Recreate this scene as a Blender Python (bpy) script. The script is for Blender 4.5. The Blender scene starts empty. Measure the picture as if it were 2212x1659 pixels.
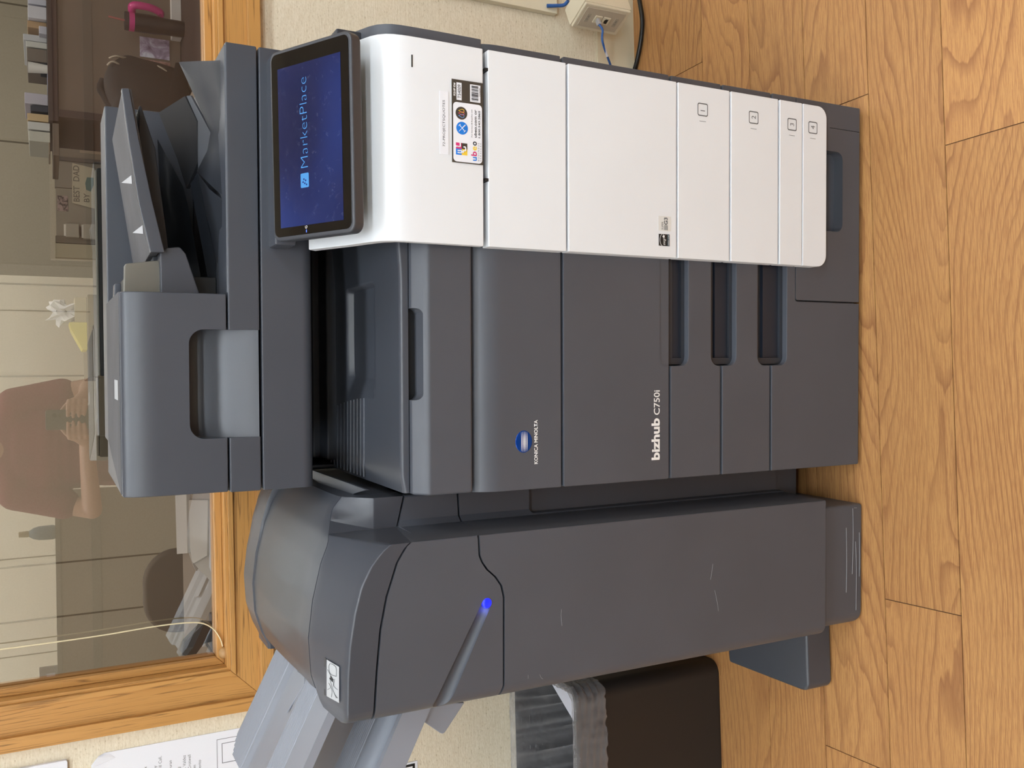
import bpy, bmesh, math, random
from mathutils import Vector, Matrix
random.seed(7)
# ------------------------------------------------------------ camera geometry
F = 1955.0; TH = math.atan(1006/1958); CT = math.cos(TH); ST = math.sin(TH); H = 1.262
RO = math.radians(.95); AL = math.radians(1.55); YAW = math.radians(2.71)
scene = bpy.context.scene
COL = scene.collection
right0 = Vector((math.cos(AL), math.sin(AL), 0)); fwd = Vector((-math.sin(AL)*CT, math.cos(AL)*CT, -ST))
down0 = Vector((math.sin(AL)*ST, -math.cos(AL)*ST, -CT))
rgt = right0*math.cos(RO) + down0*math.sin(RO); dwn = -right0*math.sin(RO) + down0*math.cos(RO)
cam = bpy.data.cameras.new('camera'); camo = bpy.data.objects.new('camera', cam); COL.objects.link(camo)
M = Matrix((dwn, rgt, -fwd)).transposed().to_4x4(); M.translation = Vector((0, 0, H)); camo.matrix_world = M
cam.sensor_fit = 'HORIZONTAL'; cam.sensor_width = 36; cam.lens = F/2212*36; cam.clip_start = .01
scene.camera = camo
# ------------------------------------------------------------ world, exposure
w = bpy.data.worlds.new('world'); scene.world = w; w.use_nodes = True
w.node_tree.nodes['Background'].inputs[0].default_value = (.9, .93, 1, 1)
w.node_tree.nodes['Background'].inputs[1].default_value = .15
vs = scene.view_settings; vs.view_transform = 'Standard'; vs.look = 'None'; vs.gamma = 1; vs.use_curve_mapping = False
vs.exposure = -0.17
CEIL = 2.65
LIGHT = 9.0
# ceiling troffers (room coordinates x, y), built further down with these strengths
TROFFERS = [(-1.9, -2.3, 30), (0, -2.3, 30), (1.9, -2.3, 30), (-1.9, -.95, 30), (0, -.95, 30), (1.9, -.95, 30), (-1.9, .5, 18), (0, .5, 20), (1.9, .5, 18), (-1.2, 2.45, 14), (1.2, 2.45, 14), (-1.2, 4.2, 12), (1.2, 4.2, 12)]  # the last pair is added to brighten the far office wall

def ray(X, Y):
    u = (1659-Y)-829.5; v = X-1106
    u, v = u*math.cos(RO)-v*math.sin(RO), u*math.sin(RO)+v*math.cos(RO)
    a, b, c = u/F, (F*CT-v*ST)/F, (-F*ST-v*CT)/F
    return Vector((a*math.cos(AL)-b*math.sin(AL), a*math.sin(AL)+b*math.cos(AL), c))
def at(X, Y, y=None, z=None, x=None):
    r = ray(X, Y)
    t = y/r[1] if y is not None else ((z-H)/r[2] if z is not None else x/r[0])
    return Vector((r[0]*t, r[1]*t, H+r[2]*t))
def toroom(p): return Vector((p[0]*math.cos(YAW)+p[1]*math.sin(YAW), -p[0]*math.sin(YAW)+p[1]*math.cos(YAW), p[2]))
def fromroom(p): return Vector((p[0]*math.cos(YAW)-p[1]*math.sin(YAW), p[0]*math.sin(YAW)+p[1]*math.cos(YAW), p[2]))
WY = toroom(at(1368, 145, z=0))[1]          # the wall, in room coordinates
GY = WY+.035                                # the window glass
def atr(X, Y, yr):                          # a point of the photo at room depth yr, in room coordinates
    n = Vector((-math.sin(YAW), math.cos(YAW), 0)); r = ray(X, Y); t = yr/(r.x*n.x+r.y*n.y)
    return toroom(Vector((r[0]*t, r[1]*t, H+r[2]*t)))
def mir(X, Y, yr):                          # a point seen mirrored in the glass, at room depth yr
    p = atr(X, Y, 2*GY-yr); return Vector((p.x, yr, p.z))
RZ = Matrix.Rotation(YAW, 4, 'Z')

# ------------------------------------------------------------ materials
def lin(c):
    c = c/255
    return c/12.92 if c <= .04045 else ((c+.055)/1.055)**2.4
def rgb(r, g, b): return (lin(r), lin(g), lin(b), 1)
class NT:
    def __init__(s, name):
        s.m = bpy.data.materials.new(name); s.m.use_nodes = True; s.t = s.m.node_tree
        s.b = s.t.nodes['Principled BSDF']; s.out = s.t.nodes['Material Output']
    def n(s, typ, **kw):
        nd = s.t.nodes.new(typ)
        for k, v in kw.items():
            if k.startswith('i_'): nd.inputs[k[2:].replace('_', ' ')].default_value = v
            else: setattr(nd, k, v)
        return nd
    def l(s, a, b): s.t.links.new(a, b)
    def coord(s, scale=(1, 1, 1), loc=(0, 0, 0)):
        tc = s.n('ShaderNodeTexCoord'); mp = s.n('ShaderNodeMapping')
        mp.inputs['Scale'].default_value = scale; mp.inputs['Location'].default_value = loc
        s.l(tc.outputs['Object'], mp.inputs['Vector']); return mp.outputs[0]
    def noise(s, vec, scale, detail=2, rough=.5, dist=0):
        nd = s.n('ShaderNodeTexNoise'); nd.inputs['Scale'].default_value = scale; nd.inputs['Detail'].default_value = detail
        nd.inputs['Roughness'].default_value = rough; nd.inputs['Distortion'].default_value = dist
        s.l(vec, nd.inputs['Vector']); return nd.outputs['Fac']
    def ramp(s, fac, stops):
        r = s.n('ShaderNodeValToRGB'); e = r.color_ramp.elements
        while len(e) < len(stops): e.new(.5)
        for i, (p, c) in enumerate(stops): e[i].position = p; e[i].color = c
        s.l(fac, r.inputs[0]); return r.outputs[0]
    def math(s, op, a, b=None, c=None):
        nd = s.n('ShaderNodeMath'); nd.operation = op
        for i, v in enumerate((a, b, c)):
            if v is None: continue
            if isinstance(v, (int, float)): nd.inputs[i].default_value = v
            else: s.l(v, nd.inputs[i])
        return nd.outputs[0]
    def mix(s, fac, a, b, typ='MIX'):
        nd = s.n('ShaderNodeMix'); nd.data_type = 'RGBA'; nd.blend_type = typ
        for i, v in ((0, fac), (6, a), (7, b)):
            if isinstance(v, (int, float)): nd.inputs[i].default_value = v
            elif isinstance(v, tuple): nd.inputs[i].default_value = v
            else: s.l(v, nd.inputs[i])
        return nd.outputs[2]
    def bump(s, h, strength, dist=.001):
        b = s.n('ShaderNodeBump'); b.inputs['Strength'].default_value = strength; b.inputs['Distance'].default_value = dist
        s.l(h, b.inputs['Height']); s.l(b.outputs[0], s.b.inputs['Normal'])
MATS = {}
def mat(name, col, rough=.5, metal=0, spec=.5, emis=None, estr=0, grain=0, gscale=2600, blot=0):
    if name in MATS: return MATS[name]
    t = NT(name); b = t.b
    b.inputs['Base Color'].default_value = col; b.inputs['Roughness'].default_value = rough
    b.inputs['Metallic'].default_value = metal; b.inputs['Specular IOR Level'].default_value = spec
    if emis: b.inputs['Emission Color'].default_value = emis; b.inputs['Emission Strength'].default_value = estr
    if grain or blot:
        v = t.coord()
        if blot:
            f = t.noise(v, 9, 3); c2 = tuple(min(1, c*(1+blot)) for c in col[:3])+(1,); c1 = tuple(c*(1-blot) for c in col[:3])+(1,)
            t.l(t.ramp(f, [(.3, c1), (.7, c2)]), b.inputs['Base Color'])
        if grain: t.bump(t.noise(v, gscale, 2), grain, .0006)
    MATS[name] = t.m; return t.m
K = .001
plastic_blue = mat('charcoal_plastic', rgb(68, 71, 79), .31, grain=.2, blot=.04)
plastic_warm = mat('grey_door_plastic', rgb(76, 79, 87), .42, grain=.2, blot=.04)
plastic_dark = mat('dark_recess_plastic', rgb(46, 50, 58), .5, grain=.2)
plastic_black = mat('black_plastic', rgb(16, 17, 20), .45)
tray_grey = mat('silver_grey_plastic', rgb(134, 138, 148), .4, grain=.15, blot=.03)
white_pl = mat('white_plastic', rgb(224, 227, 232), .42, grain=.12, blot=.012)
ink_black = mat('black_ink', rgb(25, 25, 27), .6)
ink_grey = mat('grey_ink', rgb(95, 97, 100), .6)
ink_white = mat('white_ink', rgb(235, 235, 235), .5)
paper_white = mat('white_paper', rgb(228, 229, 236), .8)
paper_dim = mat('office_paper', rgb(190, 190, 200), .8)

# ------------------------------------------------------------ mesh helpers
def meta(o, label=None, cat=None, group=None, kind=None):
    if label: o['label'] = label
    if cat: o['category'] = cat
    if group: o['group'] = group
    if kind: o['kind'] = kind
    return o
def wn(o):
    md = o.modifiers.new('even_normals', 'WEIGHTED_NORMAL'); md.keep_sharp = True; md.weight = 90
def link(name, me, m, parent=None, M=None, smooth=True, ang=32):
    if M is not None: me.transform(M)
    if smooth:
        me.shade_smooth(); me.set_sharp_from_angle(angle=math.radians(ang))
    o = bpy.data.objects.new(name, me); COL.objects.link(o)
    for mm in (m if isinstance(m, (list, tuple)) else [m]): me.materials.append(mm)
    if smooth and ang < 45: wn(o)
    if parent is not None:
        # vertices are in world coordinates; express them relative to the parent
        o.parent = parent; par = parent; off = Matrix.Identity(4)
        o.matrix_parent_inverse = Matrix.Identity(4)
        me.transform(world_of(parent).inverted())
    return o
def world_of(o):
    m = o.matrix_basis.copy()
    while o.parent is not None: o = o.parent; m = o.matrix_basis @ m
    return m
def thing(name, loc, label=None, cat=None, group=None, rz=0):
    o = bpy.data.objects.new(name, None); COL.objects.link(o); o.location = loc; o.rotation_euler = (0, 0, rz)
    o.empty_display_size = .05
    return meta(o, label, cat, group)
def solo(o, label, cat, group=None, rz=0):      # a one-mesh thing: move the origin to its base
    me = o.data; n = len(me.vertices)
    R = Matrix.Rotation(-rz, 4, 'Z'); me.transform(R)
    xs = [v.co.x for v in me.vertices]; ys = [v.co.y for v in me.vertices]; zs = [v.co.z for v in me.vertices]
    c = Vector(((min(xs)+max(xs))/2, (min(ys)+max(ys))/2, min(zs)))
    me.transform(Matrix.Translation(-c)); o.rotation_euler = (0, 0, rz); o.location = R.inverted() @ c
    return meta(o, label, cat, group)
def bm2me(bm, name):
    bmesh.ops.recalc_face_normals(bm, faces=bm.faces)
    me = bpy.data.meshes.new(name); bm.to_mesh(me); bm.free(); return me
def bevel_sharp(bm, wdt, seg=2, ang=30):
    if wdt <= 0: return
    es = [e for e in bm.edges if len(e.link_faces) == 2 and e.calc_face_angle(0) > math.radians(ang)]
    if es: bmesh.ops.bevel(bm, geom=es, offset=wdt, segments=seg, affect='EDGES', clamp_overlap=True, profile=.5)
def prism_bm(bm, pts, plane, a, b):
    def P(p, c): return {'xz': (p[0], c, p[1]), 'yz': (c, p[0], p[1]), 'xy': (p[0], p[1], c)}[plane]
    v1 = [bm.verts.new(P(p, a)) for p in pts]; v2 = [bm.verts.new(P(p, b)) for p in pts]; n = len(pts)
    bm.faces.new(v1); bm.faces.new(v2[::-1])
    for i in range(n): bm.faces.new((v1[i], v2[i], v2[(i+1) % n], v1[(i+1) % n]))
def prism(name, pts, plane, a, b, m, parent=None, bev=.0012, seg=2, M=None, ang=30):
    bm = bmesh.new(); prism_bm(bm, pts, plane, a, b)
    bmesh.ops.recalc_face_normals(bm, faces=bm.faces); bevel_sharp(bm, bev, seg, ang)
    return link(name, bm2me(bm, name), m, parent, M)
def box_bm(bm, x0, x1, y0, y1, z0, z1): prism_bm(bm, [(x0, z0), (x1, z0), (x1, z1), (x0, z1)], 'xz', y0, y1)
def box(name, x0, x1, y0, y1, z0, z1, m, parent=None, bev=.0015, seg=2, M=None):
    return prism(name, [(x0, z0), (x1, z0), (x1, z1), (x0, z1)], 'xz', y0, y1, m, parent, bev, seg, M)
def rrect(x0, x1, z0, z1, r, n=6, corners=(1, 1, 1, 1)):   # order bl, br, tr, tl
    out = []
    for (cx, cz, a0, k, px, pz) in ((x0+r, z0+r, 180, 0, x0, z0), (x1-r, z0+r, 270, 1, x1, z0), (x1-r, z1-r, 0, 2, x1, z1), (x0+r, z1-r, 90, 3, x0, z1)):
        if corners[k]:
            for i in range(n+1):
                a = math.radians(a0+90*i/n); out.append((cx+r*math.cos(a), cz+r*math.sin(a)))
        else: out.append((px, pz))
    return out
def tube_me(pts, r, name='tube', seg=10, cyc=False, taper=None, sub=8):
    # smooth path
    P = [Vector(p) for p in pts]; Q = []
    if len(P) > 2:
        for i in range(len(P)-1):
            p0 = P[max(i-1, 0)]; p1 = P[i]; p2 = P[i+1]; p3 = P[min(i+2, len(P)-1)]
            for k in range(sub):
                t = k/sub; Q.append(.5*((2*p1)+(-p0+p2)*t+(2*p0-5*p1+4*p2-p3)*t*t+(-p0+3*p1-3*p2+p3)*t**3))
        Q.append(P[-1])
    else: Q = P
    bm = bmesh.new(); rings = []; up = Vector((0, 0, 1)); prev = None
    for i, q in enumerate(Q):
        d = (Q[min(i+1, len(Q)-1)]-Q[max(i-1, 0)]).normalized()
        if prev is None:
            a = d.cross(up); a = d.cross(Vector((1, 0, 0))) if a.length < .1 else a
        else: a = prev-d*prev.dot(d)
        a.normalize(); prev = a; b = d.cross(a)
        rr = r if taper is None else r*(taper[0]+(taper[1]-taper[0])*i/(len(Q)-1))
        rings.append([bm.verts.new(q+a*rr*math.cos(2*math.pi*j/seg)+b*rr*math.sin(2*math.pi*j/seg)) for j in range(seg)])
    for i in range(len(rings)-1):
        for j in range(seg): bm.faces.new((rings[i][j], rings[i][(j+1) % seg], rings[i+1][(j+1) % seg], rings[i+1][j]))
    bm.faces.new(rings[0][::-1]); bm.faces.new(rings[-1])
    return bm2me(bm, name)
def tube(name, pts, r, m, parent=None, **kw): return link(name, tube_me(pts, r, name, **kw), m, parent, ang=60)
def merge(mes, name):
    bm = bmesh.new()
    for me in mes: bm.from_mesh(me); bpy.data.meshes.remove(me)
    me = bpy.data.meshes.new(name); bm.to_mesh(me); bm.free(); return me
def cut(o, cutter_bm, op='DIFFERENCE'):
    cm = bm2me(cutter_bm, 'cutter'); co = bpy.data.objects.new('cutter', cm); COL.objects.link(co); co.matrix_world = Matrix.Identity(4)
    o.modifiers.clear(); md = o.modifiers.new('b', 'BOOLEAN'); md.operation = op; md.object = co; md.solver = 'EXACT'
    pars = []; bpy.context.view_layer.update()
    dg = bpy.context.evaluated_depsgraph_get(); nm = bpy.data.meshes.new_from_object(o.evaluated_get(dg))
    o.modifiers.clear(); nm.shade_smooth(); nm.set_sharp_from_angle(angle=math.radians(32)); old = o.data; o.data = nm; nm.name = o.name
    bpy.data.objects.remove(co); wn(o); return o
def grid_me(xs, ys, fz, name, thick=None):
    bm = bmesh.new(); V = [[bm.verts.new((x, y, fz(x, y))) for y in ys] for x in xs]
    for i in range(len(xs)-1):
        for j in range(len(ys)-1): bm.faces.new((V[i][j], V[i+1][j], V[i+1][j+1], V[i][j+1]))
    if thick is not None:
        B = [[bm.verts.new((x, y, thick(x, y))) for y in ys] for x in xs]
        for i in range(len(xs)-1):
            for j in range(len(ys)-1): bm.faces.new((B[i][j], B[i][j+1], B[i+1][j+1], B[i+1][j]))
        for i in range(len(xs)-1):
            for j in (0, len(ys)-1): bm.faces.new((V[i][j], V[i+1][j], B[i+1][j], B[i][j]))
        for j in range(len(ys)-1):
            for i in (0, len(xs)-1): bm.faces.new((V[i][j], V[i][j+1], B[i][j+1], B[i][j]))
    return bm2me(bm, name)
def lerp(tab, x):
    if x <= tab[0][0]: return tab[0][1]
    for (a, fa), (b, fb) in zip(tab, tab[1:]):
        if x <= b: return fa+(fb-fa)*(x-a)/(b-a)
    return tab[-1][1]
def linsp(a, b, n): return [a+(b-a)*i/(n-1) for i in range(n)]
def text_me(body, x0, x1, z0, z1, bold=0, align=None, shear=0, ext=.0001):
    cu = bpy.data.curves.new('t', 'FONT'); cu.body = body; cu.size = 1; cu.offset = bold; cu.shear = shear; cu.resolution_u = 3
    o = bpy.data.objects.new('t', cu); COL.objects.link(o); bpy.context.view_layer.update()
    me = bpy.data.meshes.new_from_object(o.evaluated_get(bpy.context.evaluated_depsgraph_get()))
    bpy.data.objects.remove(o); bpy.data.curves.remove(cu)
    xs = [v.co.x for v in me.vertices]; ys = [v.co.y for v in me.vertices]
    a, b, c, d = min(xs), max(xs), min(ys), max(ys)
    sy = (z1-z0)/(d-c); sx = (x1-x0)/(b-a) if x1 is not None else sy
    if align == 'R': ox = x0-(b-a)*sx
    else: ox = x0
    for v in me.vertices: v.co = Vector((ox+(v.co.x-a)*sx, 0, z0+(v.co.y-c)*sy))
    return me
FRONT = Matrix.Identity(4)
def text(name, body, x0, x1, z0, z1, y, m, parent=None, M=None, **kw):
    me = text_me(body, x0, x1, z0, z1, **kw); me.transform(Matrix.Translation((0, y, 0)))
    return link(name, me, m, parent, M, smooth=False)
def poly_xz(bm, pts, y):
    f = bm.faces.new([bm.verts.new((p[0], y, p[1])) for p in pts]); return f
def flat(name, pts, y, m, parent=None, M=None, t=.0003):     # thin printed patch facing -y
    bm = bmesh.new(); prism_bm(bm, pts, 'xz', y, y+t)
    return link(name, bm2me(bm, name), m, parent, M, smooth=False)
# ============================================================ ROOM SHELL
def tex_wall():
    t = NT('beige_wall_covering'); v = t.coord((.5, 1, 1))
    f = t.noise(v, 330, 3, .65); c = t.ramp(f, [(.27, rgb(150, 130, 98)), (.36, rgb(218, 206, 182)), (.62, rgb(229, 219, 199)), (.8, rgb(238, 231, 214))])
    v2 = t.coord((.06, 1, 1)); g = t.noise(v2, 420, 2); c = t.mix(.25, c, t.ramp(g, [(.35, rgb(196, 182, 152)), (.65, rgb(232, 224, 204))]))
    t.l(c, t.b.inputs['Base Color']); t.b.inputs['Roughness'].default_value = .85; t.bump(f, .5, .0015); return t.m
def tex_panel(name, c1, c2):
    t = NT(name); v = t.coord((1, 1, 1)); f = t.noise(v, 120, 3)
    t.l(t.ramp(f, [(.3, c1), (.7, c2)]), t.b.inputs['Base Color']); t.b.inputs['Roughness'].default_value = .9; return t.m
def tex_oak(name, along, lo, hi, line):
    t = NT(name); sc = {'x': (1.0, 34, 34), 'z': (34, 34, 1.0)}[along]; v = t.coord(sc)
    base = t.noise(v, 1.1, 1.5, .5, .2); bands = t.math('PINGPONG', t.math('MULTIPLY', base, 30), 1)
    sp = {'x': (14, 420, 420), 'z': (420, 420, 14)}[along]; pores = t.noise(t.coord(sp), 1, 2, .6)
    lines = t.math('MULTIPLY', t.ramp(bands, [(.0, (1, 1, 1, 1)), (.28, (0, 0, 0, 1))]), t.ramp(pores, [(.42, (0, 0, 0, 1)), (.56, (1, 1, 1, 1))]))
    c = t.mix(t.noise(t.coord({'x': (3, 60, 60), 'z': (60, 60, 3)}[along]), 1, 3), lo, hi)
    c = t.mix(t.math('MULTIPLY', lines, .75), c, line)
    t.l(c, t.b.inputs['Base Color']); t.b.inputs['Roughness'].default_value = .42; t.bump(lines, .3, -.0005); return t.m
def tex_floor():
    t = NT('oak_laminate')
    at_ = t.n('ShaderNodeAttribute', attribute_name='seed'); at_.attribute_type = 'GEOMETRY'
    tc = t.n('ShaderNodeTexCoord')
    def vec(sx, sy, k):
        mp = t.n('ShaderNodeMapping'); mp.inputs['Scale'].default_value = (sx, sy, 1); t.l(tc.outputs['Object'], mp.inputs['Vector'])
        cb = t.n('ShaderNodeCombineXYZ'); t.l(t.math('MULTIPLY', at_.outputs['Fac'], k), cb.inputs[2]); t.l(t.math('MULTIPLY', at_.outputs['Fac'], k*3.7), cb.inputs[0])
        ad = t.n('ShaderNodeVectorMath', operation='ADD'); t.l(mp.outputs[0], ad.inputs[0]); t.l(cb.outputs[0], ad.inputs[1]); return ad.outputs[0]
    warp = t.noise(vec(1.1, 5.5, 37), 1.0, 1.0, .4, .1); warp2 = t.noise(vec(5, 22, 17), 1.0, 1.0, .5)
    fine = t.noise(vec(14, 90, 11), 1, 2, .5)
    sx_ = t.n('ShaderNodeSeparateXYZ'); t.l(tc.outputs['Object'], sx_.inputs[0])
    val = t.math('ADD', t.math('MULTIPLY', warp, 25), t.math('MULTIPLY', fine, .45))
    val = t.math('ADD', val, t.math('MULTIPLY', warp2, 1.6)); val = t.math('ADD', val, t.math('MULTIPLY', sx_.outputs[1], 48))
    saw = t.math('FRACT', val)
    line = t.ramp(saw, [(0, (0, 0, 0, 1)), (.58, (.0, .0, .0, 1)), (.88, (.8, .8, .8, 1)), (.94, (1, 1, 1, 1)), (1, (0, 0, 0, 1))])
    streak = t.noise(vec(26, 760, 5), 1, 3, .75)
    brd = t.noise(vec(1.2, 9, 23), 1, 2, .5)
    c = t.mix(brd, rgb(178, 129, 78), rgb(195, 147, 92))
    c = t.mix(t.ramp(streak, [(.40, (.85, .85, .85, 1)), (.56, (0, 0, 0, 1))]), c, rgb(158, 108, 66))
    lw = t.math('MULTIPLY', line, t.ramp(t.noise(vec(3, 12, 3), 1, 2), [(.3, (.3, .3, .3, 1)), (.6, (.78, .78, .78, 1))]))
    c = t.mix(lw, c, rgb(136, 88, 54))
    tone = t.math('ADD', t.math('MULTIPLY', t.math('FRACT', t.math('MULTIPLY', at_.outputs['Fac'], 7.3)), .16), .92)
    hs = t.n('ShaderNodeHueSaturation'); t.l(tone, hs.inputs['Value']); t.l(c, hs.inputs['Color'])
    t.l(hs.outputs[0], t.b.inputs['Base Color']); t.b.inputs['Roughness'].default_value = .48
    t.bump(streak, .25, .0004); return t.m
wallm = tex_wall(); floorm = tex_floor()
base_m = mat('cream_vinyl_base', rgb(216, 206, 180), .55, blot=.03)
ceil_m = mat('ceiling_tile', rgb(225, 225, 220), .9)
oak_x = tex_oak('oak_trim_horizontal', 'x', rgb(184, 132, 70), rgb(202, 152, 88), rgb(104, 68, 34))
oak_z = tex_oak('oak_trim_vertical', 'z', rgb(182, 130, 68), rgb(202, 150, 86), rgb(102, 66, 32))
def struct(name, me, m, **kw):
    o = link(name, me, m, None, None, **kw); o.rotation_euler = (0, 0, YAW); o['kind'] = 'structure'; return o
# floor: planks 14.25 cm wide running along the window wall, as one mesh
PW = .1445; Y0 = .9447
bm = bmesh.new(); sd = []; lay = bm.faces.layers.float.new('seedf')
joints = {-1: .383, 0: -.354, 1: .5103, 2: -.9, 3: 1.35, 4: -1.6, 5: .95}
rows = range(-27, 7)
for k in rows:
    y0 = Y0+PW*k; y1 = y0+PW
    j0 = joints.get(k, random.uniform(-.6, .6)); L = 1.158 if k != 1 else 1.158
    xs = [j0+L*i for i in range(-4, 5)]
    for a, b in zip(xs, xs[1:]):
        a = max(a, -3.0); b = min(b, 3.2)
        if b-a < .02: continue
        g = .0008; s = random.random()*10
        yy1 = min(y1, WY+.02)
        if yy1 <= y0: continue
        V = [bm.verts.new(p) for p in ((a+g, y0+g, 0), (b-g, y0+g, 0), (b-g, yy1-g, 0), (a+g, yy1-g, 0))]
        W = [bm.verts.new((p.co.x, p.co.y, -.004)) for p in V]
        f = bm.faces.new(V); f[lay] = s
        for i in range(4):
            f = bm.faces.new((V[i], W[i], W[(i+1) % 4], V[(i+1) % 4])); f[lay] = s
me = bpy.data.meshes.new('floor'); nf = [f[lay] for f in bm.faces]; bm.to_mesh(me); bm.free()
for a in [a for a in me.attributes if a.name == 'seedf']: me.attributes.remove(a)
att = me.attributes.new('seed', 'FLOAT', 'FACE')
for i, s in enumerate(nf): att.data[i].value = s
fl = struct('floor', me, floorm, smooth=False)
bm = bmesh.new(); box_bm(bm, -3, 3.2, -3, WY+.1, -.05, -.002); struct('floor', bm2me(bm, 'subfloor'), mat('seam_dark', rgb(96, 70, 48), .8), smooth=False)
# window wall with the opening
WX0 = -.488; WX1 = 2.05; WZ0 = .968; WZ1 = 2.15
bm = bmesh.new()
for a in ((-3, WX0, 0, CEIL), (WX1, 3.2, 0, CEIL), (WX0, WX1, 0, WZ0), (WX0, WX1, WZ1, CEIL)):
    box_bm(bm, a[0], a[1], WY, WY+.1, a[2], a[3])
struct('wall_back', bm2me(bm, 'wall_back'), wallm, smooth=False)
bm = bmesh.new(); box_bm(bm, -3, 3.2, WY-.006, WY, 0, .1035); bevel_sharp(bm, .002); struct('baseboard_back', bm2me(bm, 'baseboard'), base_m)
far_wall_m = tex_panel('office_wall_panel', rgb(188, 178, 158), rgb(192, 182, 162))
near_wall_m = tex_panel('fabric_wall_panel', rgb(214, 204, 182), rgb(218, 208, 187))
def wallbox(name, a, m):
    bm = bmesh.new(); box_bm(bm, *a); return struct(name, bm2me(bm, name), m, smooth=False)
wallbox('wall_left', (-3.1, -3, -3, WY+.1, 0, CEIL), near_wall_m)
wallbox('wall_right', (3.2, 3.3, -3, WY+.1, 0, CEIL), near_wall_m)
wf = wallbox('wall_front', (-3.1, 3.3, -3.1, -3, 0, CEIL), near_wall_m)
bm = bmesh.new()
for x in (-2.2, -1.55, -.93, .02, .66, 1.6, 2.4): box_bm(bm, x-.003, x+.003, -3.0, -2.998, 1.0, CEIL)
struct('trim_1', bm2me(bm, 'wall_panel_seams'), mat('seam_brown', rgb(120, 110, 92), .9), smooth=False)
wallbox('ceiling', (-3.1, 3.3, -3.1, 6.6, CEIL, CEIL+.1), ceil_m)
# the office beyond the glass
OY = WY+3.3
wallbox('wall_office_back', (-3.1, 3.3, OY, OY+.1, 0, CEIL), far_wall_m)
wallbox('wall_office_left', (-3.1, -3, WY+.1, OY, 0, CEIL), far_wall_m)
wallbox('wall_office_right', (3.2, 3.3, WY+.1, OY, 0, CEIL), far_wall_m)
wallbox('floor', (-3, 3.2, WY+.1, OY, -.05, 0), mat('office_carpet', rgb(70, 66, 62), .95))
bm = bmesh.new()
for (X, Y) in ((20, 8), (20, 306), (20, 613), (20, 813), (20, 1226), (20, 1345)):
    x = atr(X, Y, OY).x; box_bm(bm, x-.004, x+.004, OY-.002, OY, 0, CEIL)
struct('trim_2', bm2me(bm, 'office_wall_seams'), mat('seam_brown', rgb(120, 110, 92), .9), smooth=False)
# window: casing, backband, stops, reveal, glass
def frame(parent, name, outer, inner, y0, y1, bev=.0015):
    """a mitred frame between two rectangles given by distance from the opening; bottom, left, right, top"""
    def member(which):
        o, i = outer, inner
        X0, X1, Z0, Z1 = WX0, WX1, WZ0, WZ1
        if which == 'b': pts = [(X0-o, Z0-o), (X1+o, Z0-o), (X1+i, Z0-i), (X0-i, Z0-i)]
        if which == 't': pts = [(X0-i, Z1+i), (X1+i, Z1+i), (X1+o, Z1+o), (X0-o, Z1+o)]
        if which == 'l': pts = [(X0-o, Z0-o), (X0-i, Z0-i), (X0-i, Z1+i), (X0-o, Z1+o)]
        if which == 'r': pts = [(X1+i, Z0-i), (X1+o, Z0-o), (X1+o, Z1+o), (X1+i, Z1+i)]
        m = oak_x if which in 'bt' else oak_z
        o_ = prism(name, pts, 'xz', y0, y1, m, parent, bev)
    for k in 'bltr': member(k)
win = bpy.data.objects.new('window_1', None); COL.objects.link(win); win.rotation_euler = (0, 0, YAW); win['kind'] = 'structure'
# children are built in room coordinates: bring them to world first
_link = link
def link(name, me, m, parent=None, M=None, smooth=True, ang=32):
    if parent is win: M = RZ if M is None else M
    return _link(name, me, m, parent, M, smooth, ang)
frame(win, 'casing', .062, 0.004, WY-.012, WY)
frame(win, 'backband', .083, .058, WY-.022, WY)
frame(win, 'casing_bead', .014, .004, WY-.018, WY-.010)
frame(win, 'jamb', .004, -.002, WY-.012, WY+.1, .0005)
frame(win, 'window_stop', -.002, -.016, WY+.016, GY-.003, .002)
frame(win, 'window_stop', -.002, -.016, GY+.003, GY+.03, .002)
gt = NT('window_glass'); gt.t.nodes.remove(gt.b)
tr = gt.n('ShaderNodeBsdfTransparent'); tr.inputs[0].default_value = (.9, .9, .88, 1)
gl = gt.n('ShaderNodeBsdfGlossy'); gl.inputs['Roughness'].default_value = 0; gl.inputs[0].default_value = (1, .98, .95, 1)
lw_ = gt.n('ShaderNodeFresnel'); lw_.inputs[0].default_value = 1.5
ms = gt.n('ShaderNodeMixShader'); gt.l(gt.math('MINIMUM', gt.math('ADD', lw_.outputs[0], .21), 1), ms.inputs[0]); gt.l(tr.outputs[0], ms.inputs[1]); gt.l(gl.outputs[0], ms.inputs[2]); gt.l(ms.outputs[0], gt.out.inputs[0])
me = bpy.data.meshes.new('glass'); me.from_pydata([(WX0, GY, WZ0), (WX1, GY, WZ0), (WX1, GY, WZ1), (WX0, GY, WZ1)], [], [(0, 1, 2, 3)])
link('glass', me, gt.m, win, smooth=False)
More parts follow.
